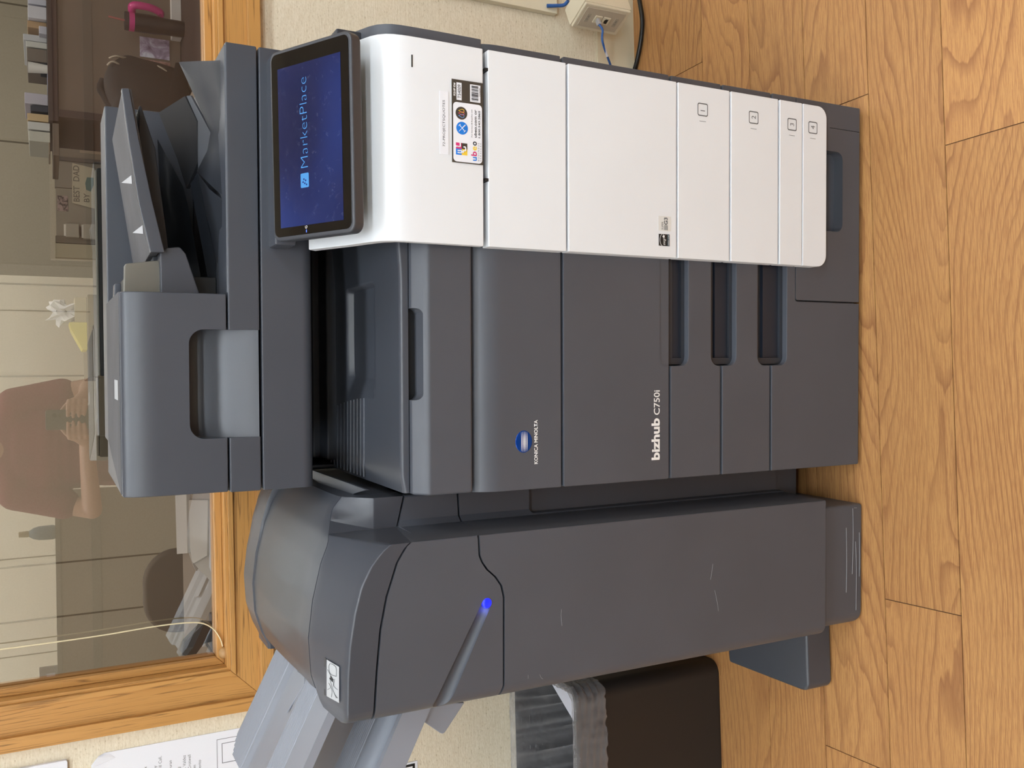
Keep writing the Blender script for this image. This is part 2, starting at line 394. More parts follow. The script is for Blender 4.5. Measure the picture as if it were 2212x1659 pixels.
# ceiling lights
diff_ms = {}
for i, (x, y, s) in enumerate(TROFFERS):
    p = fromroom((x, y, CEIL-.04))
    th = thing('ceiling_light', p, 'recessed white ceiling troffer, %s, %s' % ({-2.3: 'furthest behind the camera', -.95: 'just behind the camera', .5: 'over the copier row', 2.45: 'in the office beyond the glass', 4.2: 'added to brighten the far wall of the office'}[y], 'left' if x < 0 else ('centre' if x < 1 else 'right')), 'ceiling light', 'ceiling troffers', YAW)
    if s not in diff_ms: diff_ms[s] = mat('diffuser_%g' % s, (1, 1, 1, 1), .6, emis=(.86, .945, 1, 1) if s > 15 else (1, .955, .9, 1), estr=s)
    MM = Matrix.Translation(p) @ Matrix.Rotation(YAW, 4, 'Z')
    hw, hl = .6, .15
    box('light_housing', -hw-.02, hw+.02, -hl-.02, hl+.02, .005, .039, mat('white_enamel', rgb(230, 230, 230), .5), th, .002, M=MM)
    box('light_diffuser', -hw, hw, -hl, hl, -.004, .006, diff_ms[s], th, 0, M=MM)

# ============================================================ PRINTER
XL, XR = -.1795, .4345; YF = 1.12; YB = 1.715
PR = thing('multifunction_printer', ((XL+XR)/2, 1.4, 0), 'tall charcoal office copier with white right-hand panels and lit touchscreen', 'printer')
def zf(X, y=YF, Y=900): return at(X, Y, y=y).z
# body core (behind the doors)
box('body_core', XL+.004, XR-.004, 1.142, YB, .03, .742, plastic_warm, PR, .004)
box('base_plinth', XL+.02, XR-.02, 1.16, YB-.02, .0, .034, plastic_black, PR, .002)
# notch positions in the drawer fronts
nx0 = at(1470, 790, y=YF).x; nx1 = .24
def arc_notch(pts, xn, z_edge, z_in, up, r=.016, n=5):
    """pts continues along an edge going to +x when up (top edge reversed)"""
    return pts
def panel_with_notches(name, z0, z1, top=None, bot=None, extra=None):
    p = [(XL, z0)]
    r = .014
    if bot is not None:
        p += [(nx0, z0)]
        for i in range(6): a = math.radians(180-90*i/5); p.append((nx0+r+r*math.cos(a), bot-r+r*math.sin(a))) if bot-r > z0 else None
        p += [(nx1, bot), (nx1, z0)]
    p += [(XR, z0), (XR, z1)]
    if top is not None:
        p += [(nx1, z1), (nx1, top)]
        for i in range(6): a = math.radians(270-90*i/5); p.append((nx0+r+r*math.cos(a), top+r+r*math.sin(a))) if top+r < z1 else None
        p += [(nx0, z1)]
    p += [(XL, z1)]
    return prism(name, p, 'xz', YF, YF+.02, plastic_warm, PR, .0022, 2)
G = .0018
z_a = [zf(1855), zf(1665), zf(1558.5), zf(1447), zf(1215), zf(1025)]
panel_with_notches('drawer_front', z_a[1]+G, z_a[2]-G, top=zf(1590), bot=zf(1637))
panel_with_notches('drawer_front', z_a[2]+G, z_a[3]-G, top=zf(1487), bot=zf(1537))
lower = panel_with_notches('drawer_front', z_a[0], z_a[1]-G, top=zf(1699))
door = prism('front_door', rrect(XL, XR, z_a[3]+G, z_a[4]-G, .003, 3), 'xz', YF-.0005, YF+.02, plastic_warm, PR, .002)
# shallow rounded outline in the door above the first handle, and the handle well in the base
bm = bmesh.new(); prism_bm(bm, rrect(nx0, .25, z_a[3]-.02, zf(1425), .012), 'xz', YF-.02, YF+.0004); cut(door, bm)
bm = bmesh.new(); prism_bm(bm, rrect(at(1800, 500, y=YF).x, at(1800, 327, y=YF).x, zf(1818), .125, .014), 'xz', YF-.02, YF+.019); cut(lower, bm)
bm = bmesh.new()
xs = at(1718, 650, y=YF).x; zs = zf(1718, Y=600)
prism_bm(bm, [(xs-.0012, -.02), (xs+.0016, -.02), (xs+.0016, zs-.004), (xs+.004, zs-.0012), (XR+.02, zs-.0012), (XR+.02, zs+.0006), (xs+.002, zs+.0006), (xs-.0012, zs-.004)], 'xz', YF-.02, YF+.012); cut(lower, bm)
bm = bmesh.new(); xq = at(1838, 283, y=YF).x; box_bm(bm, xq-.0005, xq+.0005, YF-.02, YF+.003, -.02, zf(1790)); cut(lower, bm)
# wells behind the notches
for i, (zt, zb) in enumerate(((z_a[3]-.002, zf(1487)), (zf(1537), zf(1590)), (zf(1637), zf(1699)))):
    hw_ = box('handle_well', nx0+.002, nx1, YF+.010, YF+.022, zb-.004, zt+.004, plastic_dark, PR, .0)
    bm = bmesh.new(); prism_bm(bm, [(nx0+.012, zb+.006), (nx1+.1, zb+.006), (nx1+.1, zt-.010), (nx0+.012, zt-.010)], 'xz', YF-.1, YF+.021); cut(hw_, bm)
    box('finger_rail', nx0+.012, nx1, YF+.015, YF+.0215, zb+.004, zb+(zt-zb)*.62, mat('deep_blue_plastic', rgb(34, 40, 52), .5), hw_, .0006)
box('base_handle_well', at(1800, 505, y=YF).x, at(1800, 322, y=YF).x, YF+.0195, YF+.021, zf(1820), .128, plastic_dark, PR, 0)
# upper front cover with the rounded top (brand panel)
z0, z1 = z_a[4]+G, z_a[5]
prof = [(YF+.02, z0), (YF, z0), (YF, z1-.042)]
for i in range(1, 9):
    a = math.radians(90*i/8); prof.append((YF+.022*(1-math.cos(a)), z1-.042+.042*math.sin(a)))
prof += [(YF+.04, z1)]
prism('upper_front_cover', prof, 'yz', XL, XR, plastic_warm, PR, .0015, ang=40)
# toner cover below the output tray, with a chamfered top and finger slot
z2 = zf(925); z3 = at(890, 900, y=1.143).z
prof = [(1.30, z1+.001), (YF+.003, z1+.001), (YF+.003, z2-.006), (YF+.0045, z2-.001), (YF+.008, z2+.003), (1.141, z3), (1.144, z3+.0005), (1.30, z3+.0005)]
tc_ = prism('toner_cover', prof, 'yz', XL+.001, .26, plastic_warm, PR, .004, 3, ang=50)
sx0 = at(900, 865, y=1.135).x; sx1 = at(900, 665, y=1.135).x
bm = bmesh.new(); zz0, zz1 = zf(914, 1.13), z3+.02
prism_bm(bm, rrect(sx0, sx1, zz0, zz1, .009), 'xz', YF-.01, YF+.055); cut(tc_, bm)
box('slot_lining', sx0-.002, sx1+.002, YF+.040, YF+.05, zz0-.002, z3-.001, plastic_black, tc_, .001)
# right column carrying the white section and the control panel
# output tray: height field with a finger dip and a side wall
TZ = at(866, 900, y=1.15).z
dx0 = at(808, 790, z=TZ).x; dx1 = at(790, 618, z=TZ).x; dy0 = at(808, 700, z=TZ).y; dy1 = at(752, 700, z=TZ).y
def sm(t): t = max(0, min(1, t)); return t*t*(3-2*t)
def tz(x, y):
    d = .022*sm((x-(dx0-.055))/.07)*sm((dx1+.004-x)/.012)*sm((y-dy0+.004)/.02)*sm((dy1+.012-y)/.014)
    f = .0
    if y < 1.158: f = .004*(1-math.sqrt(max(0, 1-((1.158-y)/.008)**2)))
    left = .010*sm((XL+.03-x)/.03)
    rise = .010*sm((x-.1)/.16)
    return TZ-d-f-left*.4+rise
xs_ = sorted(set([XL+.003, .29]+[XL+.003+(.29-XL)*i/60 for i in range(60)]+linsp(dx0-.06, dx0+.02, 14)+linsp(dx1-.01, dx1+.01, 12)))
ys_ = sorted(set(linsp(1.15, 1.158, 7)+linsp(1.16, 1.64, 40)+linsp(dy0-.006, dy0+.018, 10)+linsp(dy1-.004, dy1+.014, 12)))
me = grid_me(xs_, ys_, tz, 'output_tray', thick=lambda x, y: z3+.002)
ot = link('output_tray', me, plastic_blue, PR)
mes = []
for i in range(13):
    X = 700+85*i/12; p0 = at(X, 1030, z=TZ+.001); p1 = at(X, 890-30*math.sin(i/12*1.5), z=TZ+.001)
    mes.append(tube_me([(max(p0.x, XL+.008), p0.y, TZ+.0001), (p1.x, p1.y, TZ+.0001)], .0013, seg=6))
link('tray_ribs', merge(mes, 'tray_ribs'), plastic_blue, ot, ang=60)
p0 = at(768, 640, z=TZ-.02)
# back wall of the output cavity, stepped rails, ceiling, side column
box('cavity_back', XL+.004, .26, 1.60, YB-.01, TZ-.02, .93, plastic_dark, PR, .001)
for i, (X0_, Xb) in enumerate(((735, 833), (724, 822), (708, 810))):
    z = TZ+.004+.012*(i); yb = [1.455, 1.50, 1.56][i]
    box('rear_rail', XL+.02, .26, yb, 1.61, z-.01, z+.012, plastic_dark, PR, .0035, 3)
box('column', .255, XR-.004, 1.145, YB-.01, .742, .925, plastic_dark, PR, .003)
box('left_post', XL+.004, XL+.012, 1.47, YB-.01, .742, .93, plastic_blue, PR, .003)

# white section: curved control-column cover
WXL, WXR = .1555, .4185
front = [(1.100, .738), (1.0985, .80), (1.0985, .840), (1.0992, .853), (1.101, .864), (1.105, .873), (1.112, .8815), (1.122, .888), (1.140, .8955), (1.165, .905), (1.20, .9215), (1.238, .9395)]
back = [(y+.010, z-.012) if z > .86 else (y+.012, z) for y, z in front]; back[4] = (1.112, .858); back[0] = (1.112, .738)
cc = prism('column_cover', front+back[::-1], 'yz', WXL, WXR, white_pl, PR, .0016, 2, ang=45)
dk = [(y+.009, z-.002) for y, z in front]; dkb = [(1.27, .93), (1.27, .745)]
prism('column_side', dk+dkb, 'yz', .262, XR, plastic_warm, PR, .002, 2, ang=45)
a_ = at(891, 145, y=1.0983); b_ = at(888.5, 118, y=1.0983); flat("indicator_lamp", [(a_.x, (a_.z+b_.z)/2-.001), (b_.x, (a_.z+b_.z)/2-.001), (b_.x, (a_.z+b_.z)/2+.0008), (a_.x, (a_.z+b_.z)/2+.0008)], 1.0980, ink_black, cc)
# white front panels
def wz(X): return at(X, 300, y=1.10).z
wp = []
spans = [(1055, 1223), (1228, 1461.5), (1465, 1576), (1579.5, 1681), (1685, 1733), (1735, 1786)]
names = ['white_panel']*6
for i, (Xa, Xb) in enumerate(spans):
    za, zb = wz(Xb), wz(Xa)
    if i == 5: pts = rrect(WXL, WXR, za, zb, .019, 8, (1, 1, 0, 0))
    else: pts = [(WXL, za), (WXR, za), (WXR, zb), (WXL, zb)]
    wp.append(prism('white_panel', pts, 'xz', 1.10, YF+.001, white_pl, PR, .0014))
    # top ledge strip catching the light, as in the photo
# drawer numbers
def drawer_number(k, par, n, X, Y):
    c = at(X, Y, y=1.0998); s = .0098
    bm = bmesh.new(); o = rrect(c.x-s, c.x+s, c.z-s, c.z+s, .003, 4); q = rrect(c.x-s+.0016, c.x+s-.0016, c.z-s+.0013, c.z+s-.0013, .002, 4)
    vo = [bm.verts.new((a, 1.0997, b)) for a, b in o]; vi = [bm.verts.new((a, 1.0997, b)) for a, b in q]
    for i in range(len(vo)): j = (i+1) % len(vo); bm.faces.new((vo[i], vo[j], vi[j], vi[i]))
    link('number_frame', bm2me(bm, 'number_frame'), ink_grey, par, smooth=False)
    text('drawer_number', n, c.x-.0022, None, c.z-.0042, c.z+.0042, 1.0997, ink_grey, par)
    flat('gauge_line', [(c.x-s-.008, c.z-.006), (c.x-s-.0075, c.z-.006), (c.x-s-.0075, c.z+.006), (c.x-s-.008, c.z+.006)], 1.0997, ink_grey, par)
drawer_number(1, wp[2], '1', 1518, 237); drawer_number(2, wp[3], '2', 1628, 254); drawer_number(3, wp[4], '3', 1711, 269); drawer_number(4, wp[5], '4', 1756, 276)
# black catches between the panels
for X, Y in ((1051, 151), (1051, 389)):
    c = at(X, Y, y=1.103); box('catch', c.x-.002, c.x+.002, 1.1005, 1.118, c.z-.0035, c.z+.0035, ink_black, PR, 0)
# lettering
yy = YF-.0006
a = at(1425, 993, y=yy); b = at(1408, 905, y=yy); c = at(1425, 843, y=yy); zt = at(1407, 940, y=yy).z
text('brand_lettering', 'bizhub', a.x, at(1425, 903, y=yy).x, a.z, zt, yy-.0004, ink_white, door, bold=.035)
text('brand_lettering', 'C750i', at(1425, 896, y=yy).x, c.x, a.z, at(1412, 870, y=yy).z, yy-.0004, ink_white, door, bold=.012)
cov = [o for o in PR.children if o.name.startswith('upper_front_cover')][0]
a = at(1162, 1002, y=yy); text('brand_lettering', 'KONICA MINOLTA', a.x, at(1162, 907, y=yy).x, a.z, at(1154, 950, y=yy).z, YF-.0003, ink_white, cov, bold=.02)
g = at(1132, 954, y=yy); bm = bmesh.new(); bmesh.ops.create_uvsphere(bm, u_segments=32, v_segments=16, radius=1)
rx = (at(1132, 930, y=yy).x-at(1132, 978, y=yy).x)/2; rz = (at(1113, 954, y=yy).z-at(1149, 954, y=yy).z)/2
bmesh.ops.scale(bm, vec=(rx, .0016, rz), verts=bm.verts); bmesh.ops.translate(bm, vec=(g.x, YF, g.z), verts=bm.verts)
em = link('globe_emblem', bm2me(bm, 'globe_emblem'), mat('blue_chrome', rgb(20, 75, 170), .12, .6), cov)
mes = []
for i in range(5):
    dz = (i-2)*rz*.17+rz*.0; hwid = rx*math.sqrt(max(0, 1-(dz/rz)**2))*.93
    dx = 0; hh = rz*.035*(1.6-abs(i-2)*.35)
    bm = bmesh.new(); n = 12; top = []; bot = []
    for j in range(n+1):
        t = j/n*2-1; xx = g.x+t*hwid; e = hh*(1-t*t*.9)
        yb = YF-.0016*math.sqrt(max(0, 1-(t*hwid/rx)**2-(dz/rz)**2))-.0002
        top.append(bm.verts.new((xx, yb, g.z+dz+e))); bot.append(bm.verts.new((xx, yb, g.z+dz-e)))
    for j in range(n): bm.faces.new((bot[j], bot[j+1], top[j+1], top[j]))
    mes.append(bm2me(bm, 's'))
link('emblem_lines', merge(mes, 'emblem_lines'), ink_white, em, smooth=False)
# small badges at the foot of the third white panel
par = wp[1]; yb_ = 1.0999
def pp(X, Y): q = at(X, Y, y=yb_); return (q.x, q.z)
def rect_px(X0, X1, Y0, Y1):   # image X0<X1 (down), Y0<Y1 (left is larger Y)
    a = pp(X1, Y1); b = pp(X0, Y0); return a[0], b[0], a[1], b[1]
x0, x1, zz0, zz1 = rect_px(1423, 1446, 505, 532)
bdg = flat('energy_badge', [(x0, zz0), (x1, zz0), (x1, zz1), (x0, zz1)], yb_-.0003, ink_black, par)
h = zz1-zz0; wd = x1-x0
flat('badge_band', [(x0, zz0), (x1, zz0), (x1, zz0+h*.2), (x0, zz0+h*.2)], yb_-.0004, mat('badge_teal', rgb(20, 60, 75), .5), bdg)
text('badge_lettering', 'ENERGY STAR', x0+wd*.06, x1-wd*.06, zz0+h*.05, zz0+h*.16, yb_-.0006, ink_white, bdg)
link('badge_arc', tube_me([(x0+wd*(.5+.52*math.cos(a)), yb_-.0005, zz0+h*(.62)+h*.28*math.sin(a)) for a in linsp(.15, math.pi-.15, 9)], .00022, seg=5), ink_white, bdg)
text('badge_script', 'energy', x0+wd*.08, x0+wd*.66, zz0+h*.34, zz0+h*.58, yb_-.0006, ink_white, bdg, shear=.4)
cx_, cz_ = x0+wd*.8, zz0+h*.56
flat('badge_star', [(cx_+h*.15*(1 if i % 2 == 0 else .42)*math.sin(i*math.pi/5), cz_+h*.15*(1 if i % 2 == 0 else .42)*math.cos(i*math.pi/5)) for i in range(10)][::-1], yb_-.0007, ink_white, bdg)
x0, x1, zz0, zz1 = rect_px(1422, 1449, 466, 500)
bdg = flat('fax_badge', [(x0, zz0), (x1, zz0), (x1, zz1), (x0, zz1)], yb_-.0003, mat('badge_clear', rgb(216, 216, 214), .4), par)
h = zz1-zz0; wd = x1-x0
text('badge_lettering', 'SUPER', x0+wd*.08, x0+wd*.62, zz0+h*.6, zz0+h*.76, yb_-.0005, ink_grey, bdg)
text('badge_lettering', 'G3', x0+wd*.42, x0+wd*.92, zz0+h*.26, zz0+h*.56, yb_-.0005, ink_grey, bdg, bold=.03)
mes = []
for i in range(5):
    bm = bmesh.new(); za = zz0+h*(.27+.06*i); prism_bm(bm, [(x0+wd*.06, za), (x0+wd*.4, za), (x0+wd*.4, za+h*.025), (x0+wd*.06, za+h*.025)], 'xz', yb_-.0006, yb_-.0004); mes.append(bm2me(bm, 'l'))
link('badge_lines', merge(mes, 'l'), ink_grey, bdg, smooth=False)
# service stickers on the curved cover (its face is flat below z=.84)
ys = 1.0983
def ps(X, Y): q = at(X, Y, y=ys); return (q.x, q.z)
def slab(name, X0, X1, Y0, Y1, m, par, t=.0003, dy=0, r=None):
    a = ps(X1, (Y1)); b = ps(X0, Y0)
    x0, x1, z0, z1 = a[0], b[0], a[1], b[1]
    pts = rrect(x0, x1, z0, z1, r, 5) if r else [(x0, z0), (x1, z0), (x1, z1), (x0, z1)]
    o = flat(name, pts, ys-t-dy, m, par, t=t); return o, x0, x1, z0, z1
o, x0, x1, z0, z1 = slab('name_label', 949.5, 969, 196, 334, paper_white, cc)
h = z1-z0; wd = x1-x0
text('label_lettering', '72-PROJECTSQUOTES', x0+wd*.12, x0+wd*.86, z0+h*.33, z0+h*.68, ys-.0004, ink_black, o)
brown = mat('sticker_brown', rgb(66, 60, 54), .5)
q0 = ps(1044, 357); q1 = ps(1042, 180); z1 = ps(976, 270)[1]; x0, x1, z0 = q0[0], q1[0], q0[1]
st = flat('asset_sticker', [(x0, z0), (x1, z0), (x1, z1), (x0, z1)], ys-.0003, brown, cc); h = z1-z0; wd = x1-x0
def sub(name, u0, u1, v0, v1, m, dy=.0005, r=None):
    a, b, c, d = x0+wd*u0, x0+wd*u1, z0+h*v0, z0+h*v1
    return flat(name, rrect(a, b, c, d, r, 5) if r else [(a, c), (b, c), (b, d), (a, d)], ys-dy, m, st, t=.00015)
def st_text(body, u0, u1, v0, v1, m, dy=.0008, **kw): return text('sticker_lettering', body, x0+wd*u0, x0+wd*u1, z0+h*v0, z0+h*v1, ys-dy, m, st, **kw)
sub('sticker_card', .012, .728, .04, .96, paper_white, r=.005)
sub('sticker_field', .755, .965, .69, .85, paper_white); sub('sticker_field', .755, .965, .09, .42, paper_white)
st_text('EQUIP ID#', .80, .955, .88, .95, ink_white, bold=.03); st_text('T54009', .775, .94, .715, .82, ink_black)
mes = []; u = .77; rr = random.Random(3)
while u < .95:
    wv = rr.choice((.003, .005, .008)); bm = bmesh.new()
    prism_bm(bm, [(x0+wd*u, z0+h*.16), (x0+wd*(u+wv), z0+h*.16), (x0+wd*(u+wv), z0+h*.38), (x0+wd*u, z0+h*.38)], 'xz', ys-.0009, ys-.0007); mes.append(bm2me(bm, 'b')); u += wv+rr.choice((.004, .006, .009))
link('barcode', merge(mes, 'barcode'), ink_black, st, smooth=False)
st_text('T54009', .83, .93, .09, .13, ink_black)
st_text('For Service & Supplies use', .325, .66, .345, .39, ink_black); st_text('ubeo.com or', .325, .664, .215, .30, ink_black, bold=.015); st_text('1.800.543.2865', .325, .655, .10, .165, ink_black, bold=.015)
blue = mat('sticker_blue', rgb(25, 120, 215), .5); mag = mat('sticker_magenta', rgb(205, 50, 115), .5); yel = mat('sticker_yellow', rgb(235, 200, 60), .5)
st_text('u', .04, .088, .215, .34, blue, bold=.02); st_text('b', .1, .155, .215, .40, mag, bold=.02); st_text('e', .167, .217, .215, .34, yel, bold=.02); st_text('o', .226, .277, .215, .34, ink_black, bold=.02)
st_text('B U S I N E S S', .042, .262, .14, .18, ink_grey); st_text('S E R V I C E S', .042, .262, .075, .115, ink_grey)
# four-colour square with white hook shapes
sub('logo_block', .095, .168, .70, .88, blue, .0007); sub('logo_block', .168, .24, .70, .88, mag, .0007); sub('logo_block', .095, .168, .52, .70, yel, .0007); sub('logo_block', .168, .24, .52, .70, brown, .0007)
def hook(pts, r=.0009):
    return tube_me([(x0+wd*u, ys-.0008, z0+h*v) for u, v in pts], r, seg=6, sub=6)
link('logo_hook', merge([hook(((.12, .83), (.12, .72), (.125, .70), (.145, .70), (.145, .83))), hook(((.195, .88), (.195, .76), (.2, .745), (.24, .745))), hook(((.195, .64), (.195, .59), (.18, .57), (.15, .58), (.148, .64), (.12, .66)))], 'h'), paper_white, st, ang=60)
def disc(name, u, v, r, m, dy=.0005):
    cx, cz = x0+wd*u, z0+h*v
    return flat(name, [(cx+r*math.cos(t*math.pi/16), cz+r*math.sin(t*math.pi/16)) for t in range(32)], ys-dy, m, st, t=.00015)
R_ = h*.185
disc('tool_icon', .42, .68, R_, blue, .0006); disc('ink_icon', .60, .70, R_, brown, .0006)
cx, cz = x0+wd*.42, z0+h*.68
link('tool_lines', merge([tube_me([(cx+a*R_, ys-.0008, cz+b*R_), (cx+c*R_, ys-.0008, cz+d*R_)], rr_, seg=5) for a, b, c, d, rr_ in ((-.55, .55, .1, -.1, .0003), (.1, -.1, .55, -.55, .0007), (-.45, -.45, .45, .45, .0004), (.45, .45, .6, .3, .0004), (.45, .45, .3, .6, .0004), (-.45, -.45, -.6, -.3, .0004), (-.45, -.45, -.3, -.6, .0004))], 't'), paper_white, st, ang=60)
cx, cz = x0+wd*.60, z0+h*.70
for k, m_ in ((-.42, mat('sticker_pale_blue', rgb(120, 170, 230), .5)), (-.02, mat('sticker_pink', rgb(225, 90, 110), .5)), (.36, yel)):
    drop = [(cx+(k+.26*math.cos(a))*R_, ys-.0008, cz+(-.15+.3*math.sin(a))*R_) for a in linsp(math.radians(155), math.radians(385), 9)]
    drop = [(cx+k*R_, ys-.0008, cz+.5*R_)]+drop+[(cx+k*R_, ys-.0008, cz+.5*R_)]
    link('ink_drop', tube_me(drop, .00028, seg=5, sub=3), m_, st, ang=60)

# scanner unit
SY = 1.28; SB = 1.69; SXL, SXR = -.1775, .4375
sz0 = at(680, 1050, y=SY).z; sz1 = at(568.5, 1050, y=SY).z
prof = [(SB, sz1), (SY, sz1), (SY, sz0+.016)]
for i in range(1, 7): a = math.radians(90*i/6); prof.append((SY+.012*(1-math.cos(a)), sz0+.016-.016*math.sin(a)))
prof += [(SB, sz0)]
prism('scanner_body', prof, 'yz', SXL, SXR, plastic_blue, PR, .0025, 2, ang=40)
# document feeder lid: a rim plate
lz0 = sz1+.0022; lz1 = at(497, 1050, y=SY).z
hx0 = at(500, 946, y=SY).x; hx1 = at(500, 712, y=SY).x; hzt = at(409, 830, y=SY).z
lid = prism('feeder_lid', [(SXL, lz0), (SXR, lz0), (SXR, lz1), (SXL, lz1)], 'xz', SY, SB, plastic_blue, PR, .0025)
bm = bmesh.new(); box_bm(bm, hx0, hx1, SY-.02, SY+.06, lz0-.01, lz1+.01); cut(lid, bm)
# left feed housing with curved top front and the hand recess
fx1 = at(400, 632, y=SY).x; ztop = at(262, 900, y=SY+.012).z; zc = at(335, 900, y=SY).z
prof = [(SY, lz1+.002), (SY, zc-.004)]
for i in range(0, 9): a = math.radians(90*i/8); prof.append((SY+.016*(1-math.cos(a)), zc+(ztop-zc)*math.sin(a)))
prof += [(1.60, ztop), (1.60, lz1+.002)]
fh = prism('feed_housing', prof, 'yz', SXL+.001, fx1, plastic_blue, PR, .0022, 2, ang=45)
bm = bmesh.new(); prism_bm(bm, rrect(hx0, hx1, lz0-.03, hzt, .02, 8, (0, 0, 1, 1)), 'xz', SY-.02, SY+.055); cut(fh, bm)
sc = [(SY+.065, hzt+.005), (SY+.04, hzt+.005), (SY+.040, hzt-.012), (SY+.036, hzt-.022), (SY+.028, hzt-.035), (SY+.018, hzt-.05), (SY+.009, hzt-.066), (SY+.003, hzt-.083), (SY+.0005, lz0+.002), (SY+.065, lz0+.002)]
prism('hand_recess', sc, 'yz', hx0-.001, hx1+.001, plastic_blue, PR, 0, ang=60)
# top plate of the housing: speckled, with chamfered left rear corner
tp = [(SXL+.006, SY+.016), (fx1-.002, SY+.016), (fx1-.002, 1.50), (SXL+.06, 1.50), (SXL+.02, 1.42)]
plate_m = mat('speckled_plate', rgb(86, 86, 90), .7, grain=.8, gscale=500, blot=.2)
tpo = prism('housing_top', [(SXL+.004, SY+.018), (fx1, SY+.018), (fx1, 1.56), (SXL+.055, 1.56)], 'xy', ztop-.003, ztop+.0014, plate_m, PR, .001)
for X0_, X1_, Y0_, Y1_, m_ in ((247, 255, 820, 865, mat('label_paper', rgb(176, 178, 182), .7)),):
    a = at(X1_, Y1_, z=ztop+.0017); b = at(X0_, Y0_, z=ztop+.0017)
    me = bpy.data.meshes.new('plate_label'); me.from_pydata([(a.x, a.y, a.z), (b.x, a.y, a.z), (b.x, b.y, a.z), (a.x, b.y, a.z)], [], [(0, 1, 2, 3)])
    link('plate_label', me, m_, tpo, smooth=False)
# rear housing of the feeder
RY = 1.585; rzt = at(229, 500, y=RY).z; rx1 = at(300, 236, y=RY).x
box('rear_housing', SXL+.05, rx1, RY, SB+.01, lz1, rzt, plastic_blue, PR, .003)
# document input tray: sloping thin plate, reaching up to the right
IY0, IY1 = 1.31, 1.50
def ip(X, Y, y): q = at(X, Y, y=y); return (q.x, q.z)
def quad_plate(name, P, thick, m, parent, bev=.0015):
    """P: four corners (world), plate extruded along its lower normal"""
    n = (Vector(P[1])-Vector(P[0])).cross(Vector(P[3])-Vector(P[0])).normalized()
    if n.z > 0: n = -n
    bm = bmesh.new(); a = [bm.verts.new(p) for p in P]; b = [bm.verts.new(Vector(p)+n*thick) for p in P]; k = len(P)
    bm.faces.new(a); bm.faces.new(b[::-1])
    for i in range(k): bm.faces.new((a[i], b[i], b[(i+1) % k], a[(i+1) % k]))
    bmesh.ops.recalc_face_normals(bm, faces=bm.faces); bevel_sharp(bm, bev, 2, 20)
    return link(name, bm2me(bm, name), m, parent)
# side face edge: upper (265,190)->(302,440)->(330,545); lower (278,190)->(330,430)->(355,545)
top_e = [ip(262, 190, IY0), ip(277, 300, IY0), ip(300, 440, IY0), ip(325, 545, IY0)]
low_e = [ip(279, 190, IY0), ip(300, 300, IY0), ip(328, 430, IY0), ip(356, 545, IY0)]
it = prism('input_tray', top_e[::-1]+low_e, 'xz', IY0, IY0+.012, plastic_blue, PR, .0015)
P = [at(263, 192, y=IY0+.004), at(325, 545, y=IY0+.004)]
zs0 = P[0].z; zs1 = P[1].z
bk = [None, Vector((.138, 1.576, .0))]; slp = (zs0-zs1)/(P[0].x-P[1].x); bk[1].z = zs1+slp*(bk[1].x-P[1].x)
tray_top = quad_plate('tray_plate', [P[0], Vector((.352, 1.553, zs1+slp*(.352-P[1].x))), bk[1], P[1]], .012, plate_m, PR)
for (X, Y) in ((272, 388), (296, 496)):
    # triangular paper-size marks
    r0 = ray(X, Y); nrm = (P[1]-P[0]).cross(bk[1]-P[0]).normalized(); cam0 = Vector((0, 0, H))
    def onp(X, Y):
        r = ray(X, Y); t = (P[0]-cam0).dot(nrm)/r.dot(nrm); return cam0+r*t-nrm*(.0006 if nrm.z < 0 else -.0006)
    tri = [onp(X+13, Y-10), onp(X+14, Y+9), onp(X-9, Y+7)]
    me = bpy.data.meshes.new('size_mark'); me.from_pydata([tuple(p) for p in tri], [], [(0, 1, 2)]); link('size_mark', me, mat('grey_mark', rgb(190, 192, 198), .6), tray_top, smooth=False)
# step below the tray
pts = [ip(300, 240, 1.345), ip(303, 228, 1.345), ip(325, 330, 1.345), ip(340, 430, 1.345), ip(352, 470, 1.345), ip(340, 470, 1.345), ip(318, 400, 1.345)]
pts = [ip(300, 228, 1.36), ip(305, 228, 1.36), ip(336, 322, 1.36), ip(338, 340, 1.36), ip(362, 520, 1.36), ip(372, 640, 1.36), ip(340, 640, 1.36), ip(320, 470, 1.36), ip(300, 330, 1.36)]
prism('tray_support', pts, 'xz', 1.36, 1.42, plastic_dark, PR, .0015)
# paper guide and hopper side at the mouth of the feeder
g1 = [ip(347, 636, 1.325), ip(345, 545, 1.325), ip(362, 535, 1.325), ip(389, 533, 1.325), ip(402, 548, 1.325), ip(432, 636, 1.325)]
prism('side_guide', g1, 'xz', 1.325, 1.36, plastic_blue, PR, .0025)
smoke = mat('smoky_plastic', rgb(106, 103, 95), .3)
g2 = [ip(267, 636, 1.335), ip(268, 575, 1.335), ip(272, 569, 1.335), ip(344, 562, 1.335), ip(356, 636, 1.335)]
prism('guide_flap', g2, 'xz', 1.335, 1.343, smoke, PR, .002)
g3 = [ip(244, 715, 1.50), ip(247, 613, 1.50), ip(262, 611, 1.50), ip(262, 715, 1.50)]
prism('rear_guide', g3, 'xz', 1.50, 1.53, plastic_blue, PR, .002)
# feeder mouth interior (dark) and ejected-sheet surface rising to the right
box('feeder_mouth', fx1-.02, fx1+.03, 1.37, RY, lz1, .12+lz1, plastic_black, PR, .002)
wy = 1.40
def A(X, Y, y=None, z=None): return at(X, Y, y=y, z=z)
dark_wing = quad_plate('stacker_wing', [A(342, 243, y=1.50), A(399, 207, y=1.42), A(426, 262, y=1.40), A(427, 350, y=1.395), A(402, 408, y=1.42), A(383, 343, y=1.47)], .006, mat('tray_shade_plastic', rgb(20, 22, 28), .7), PR, .001)  # near-black colour stands in for the shade beneath the input tray
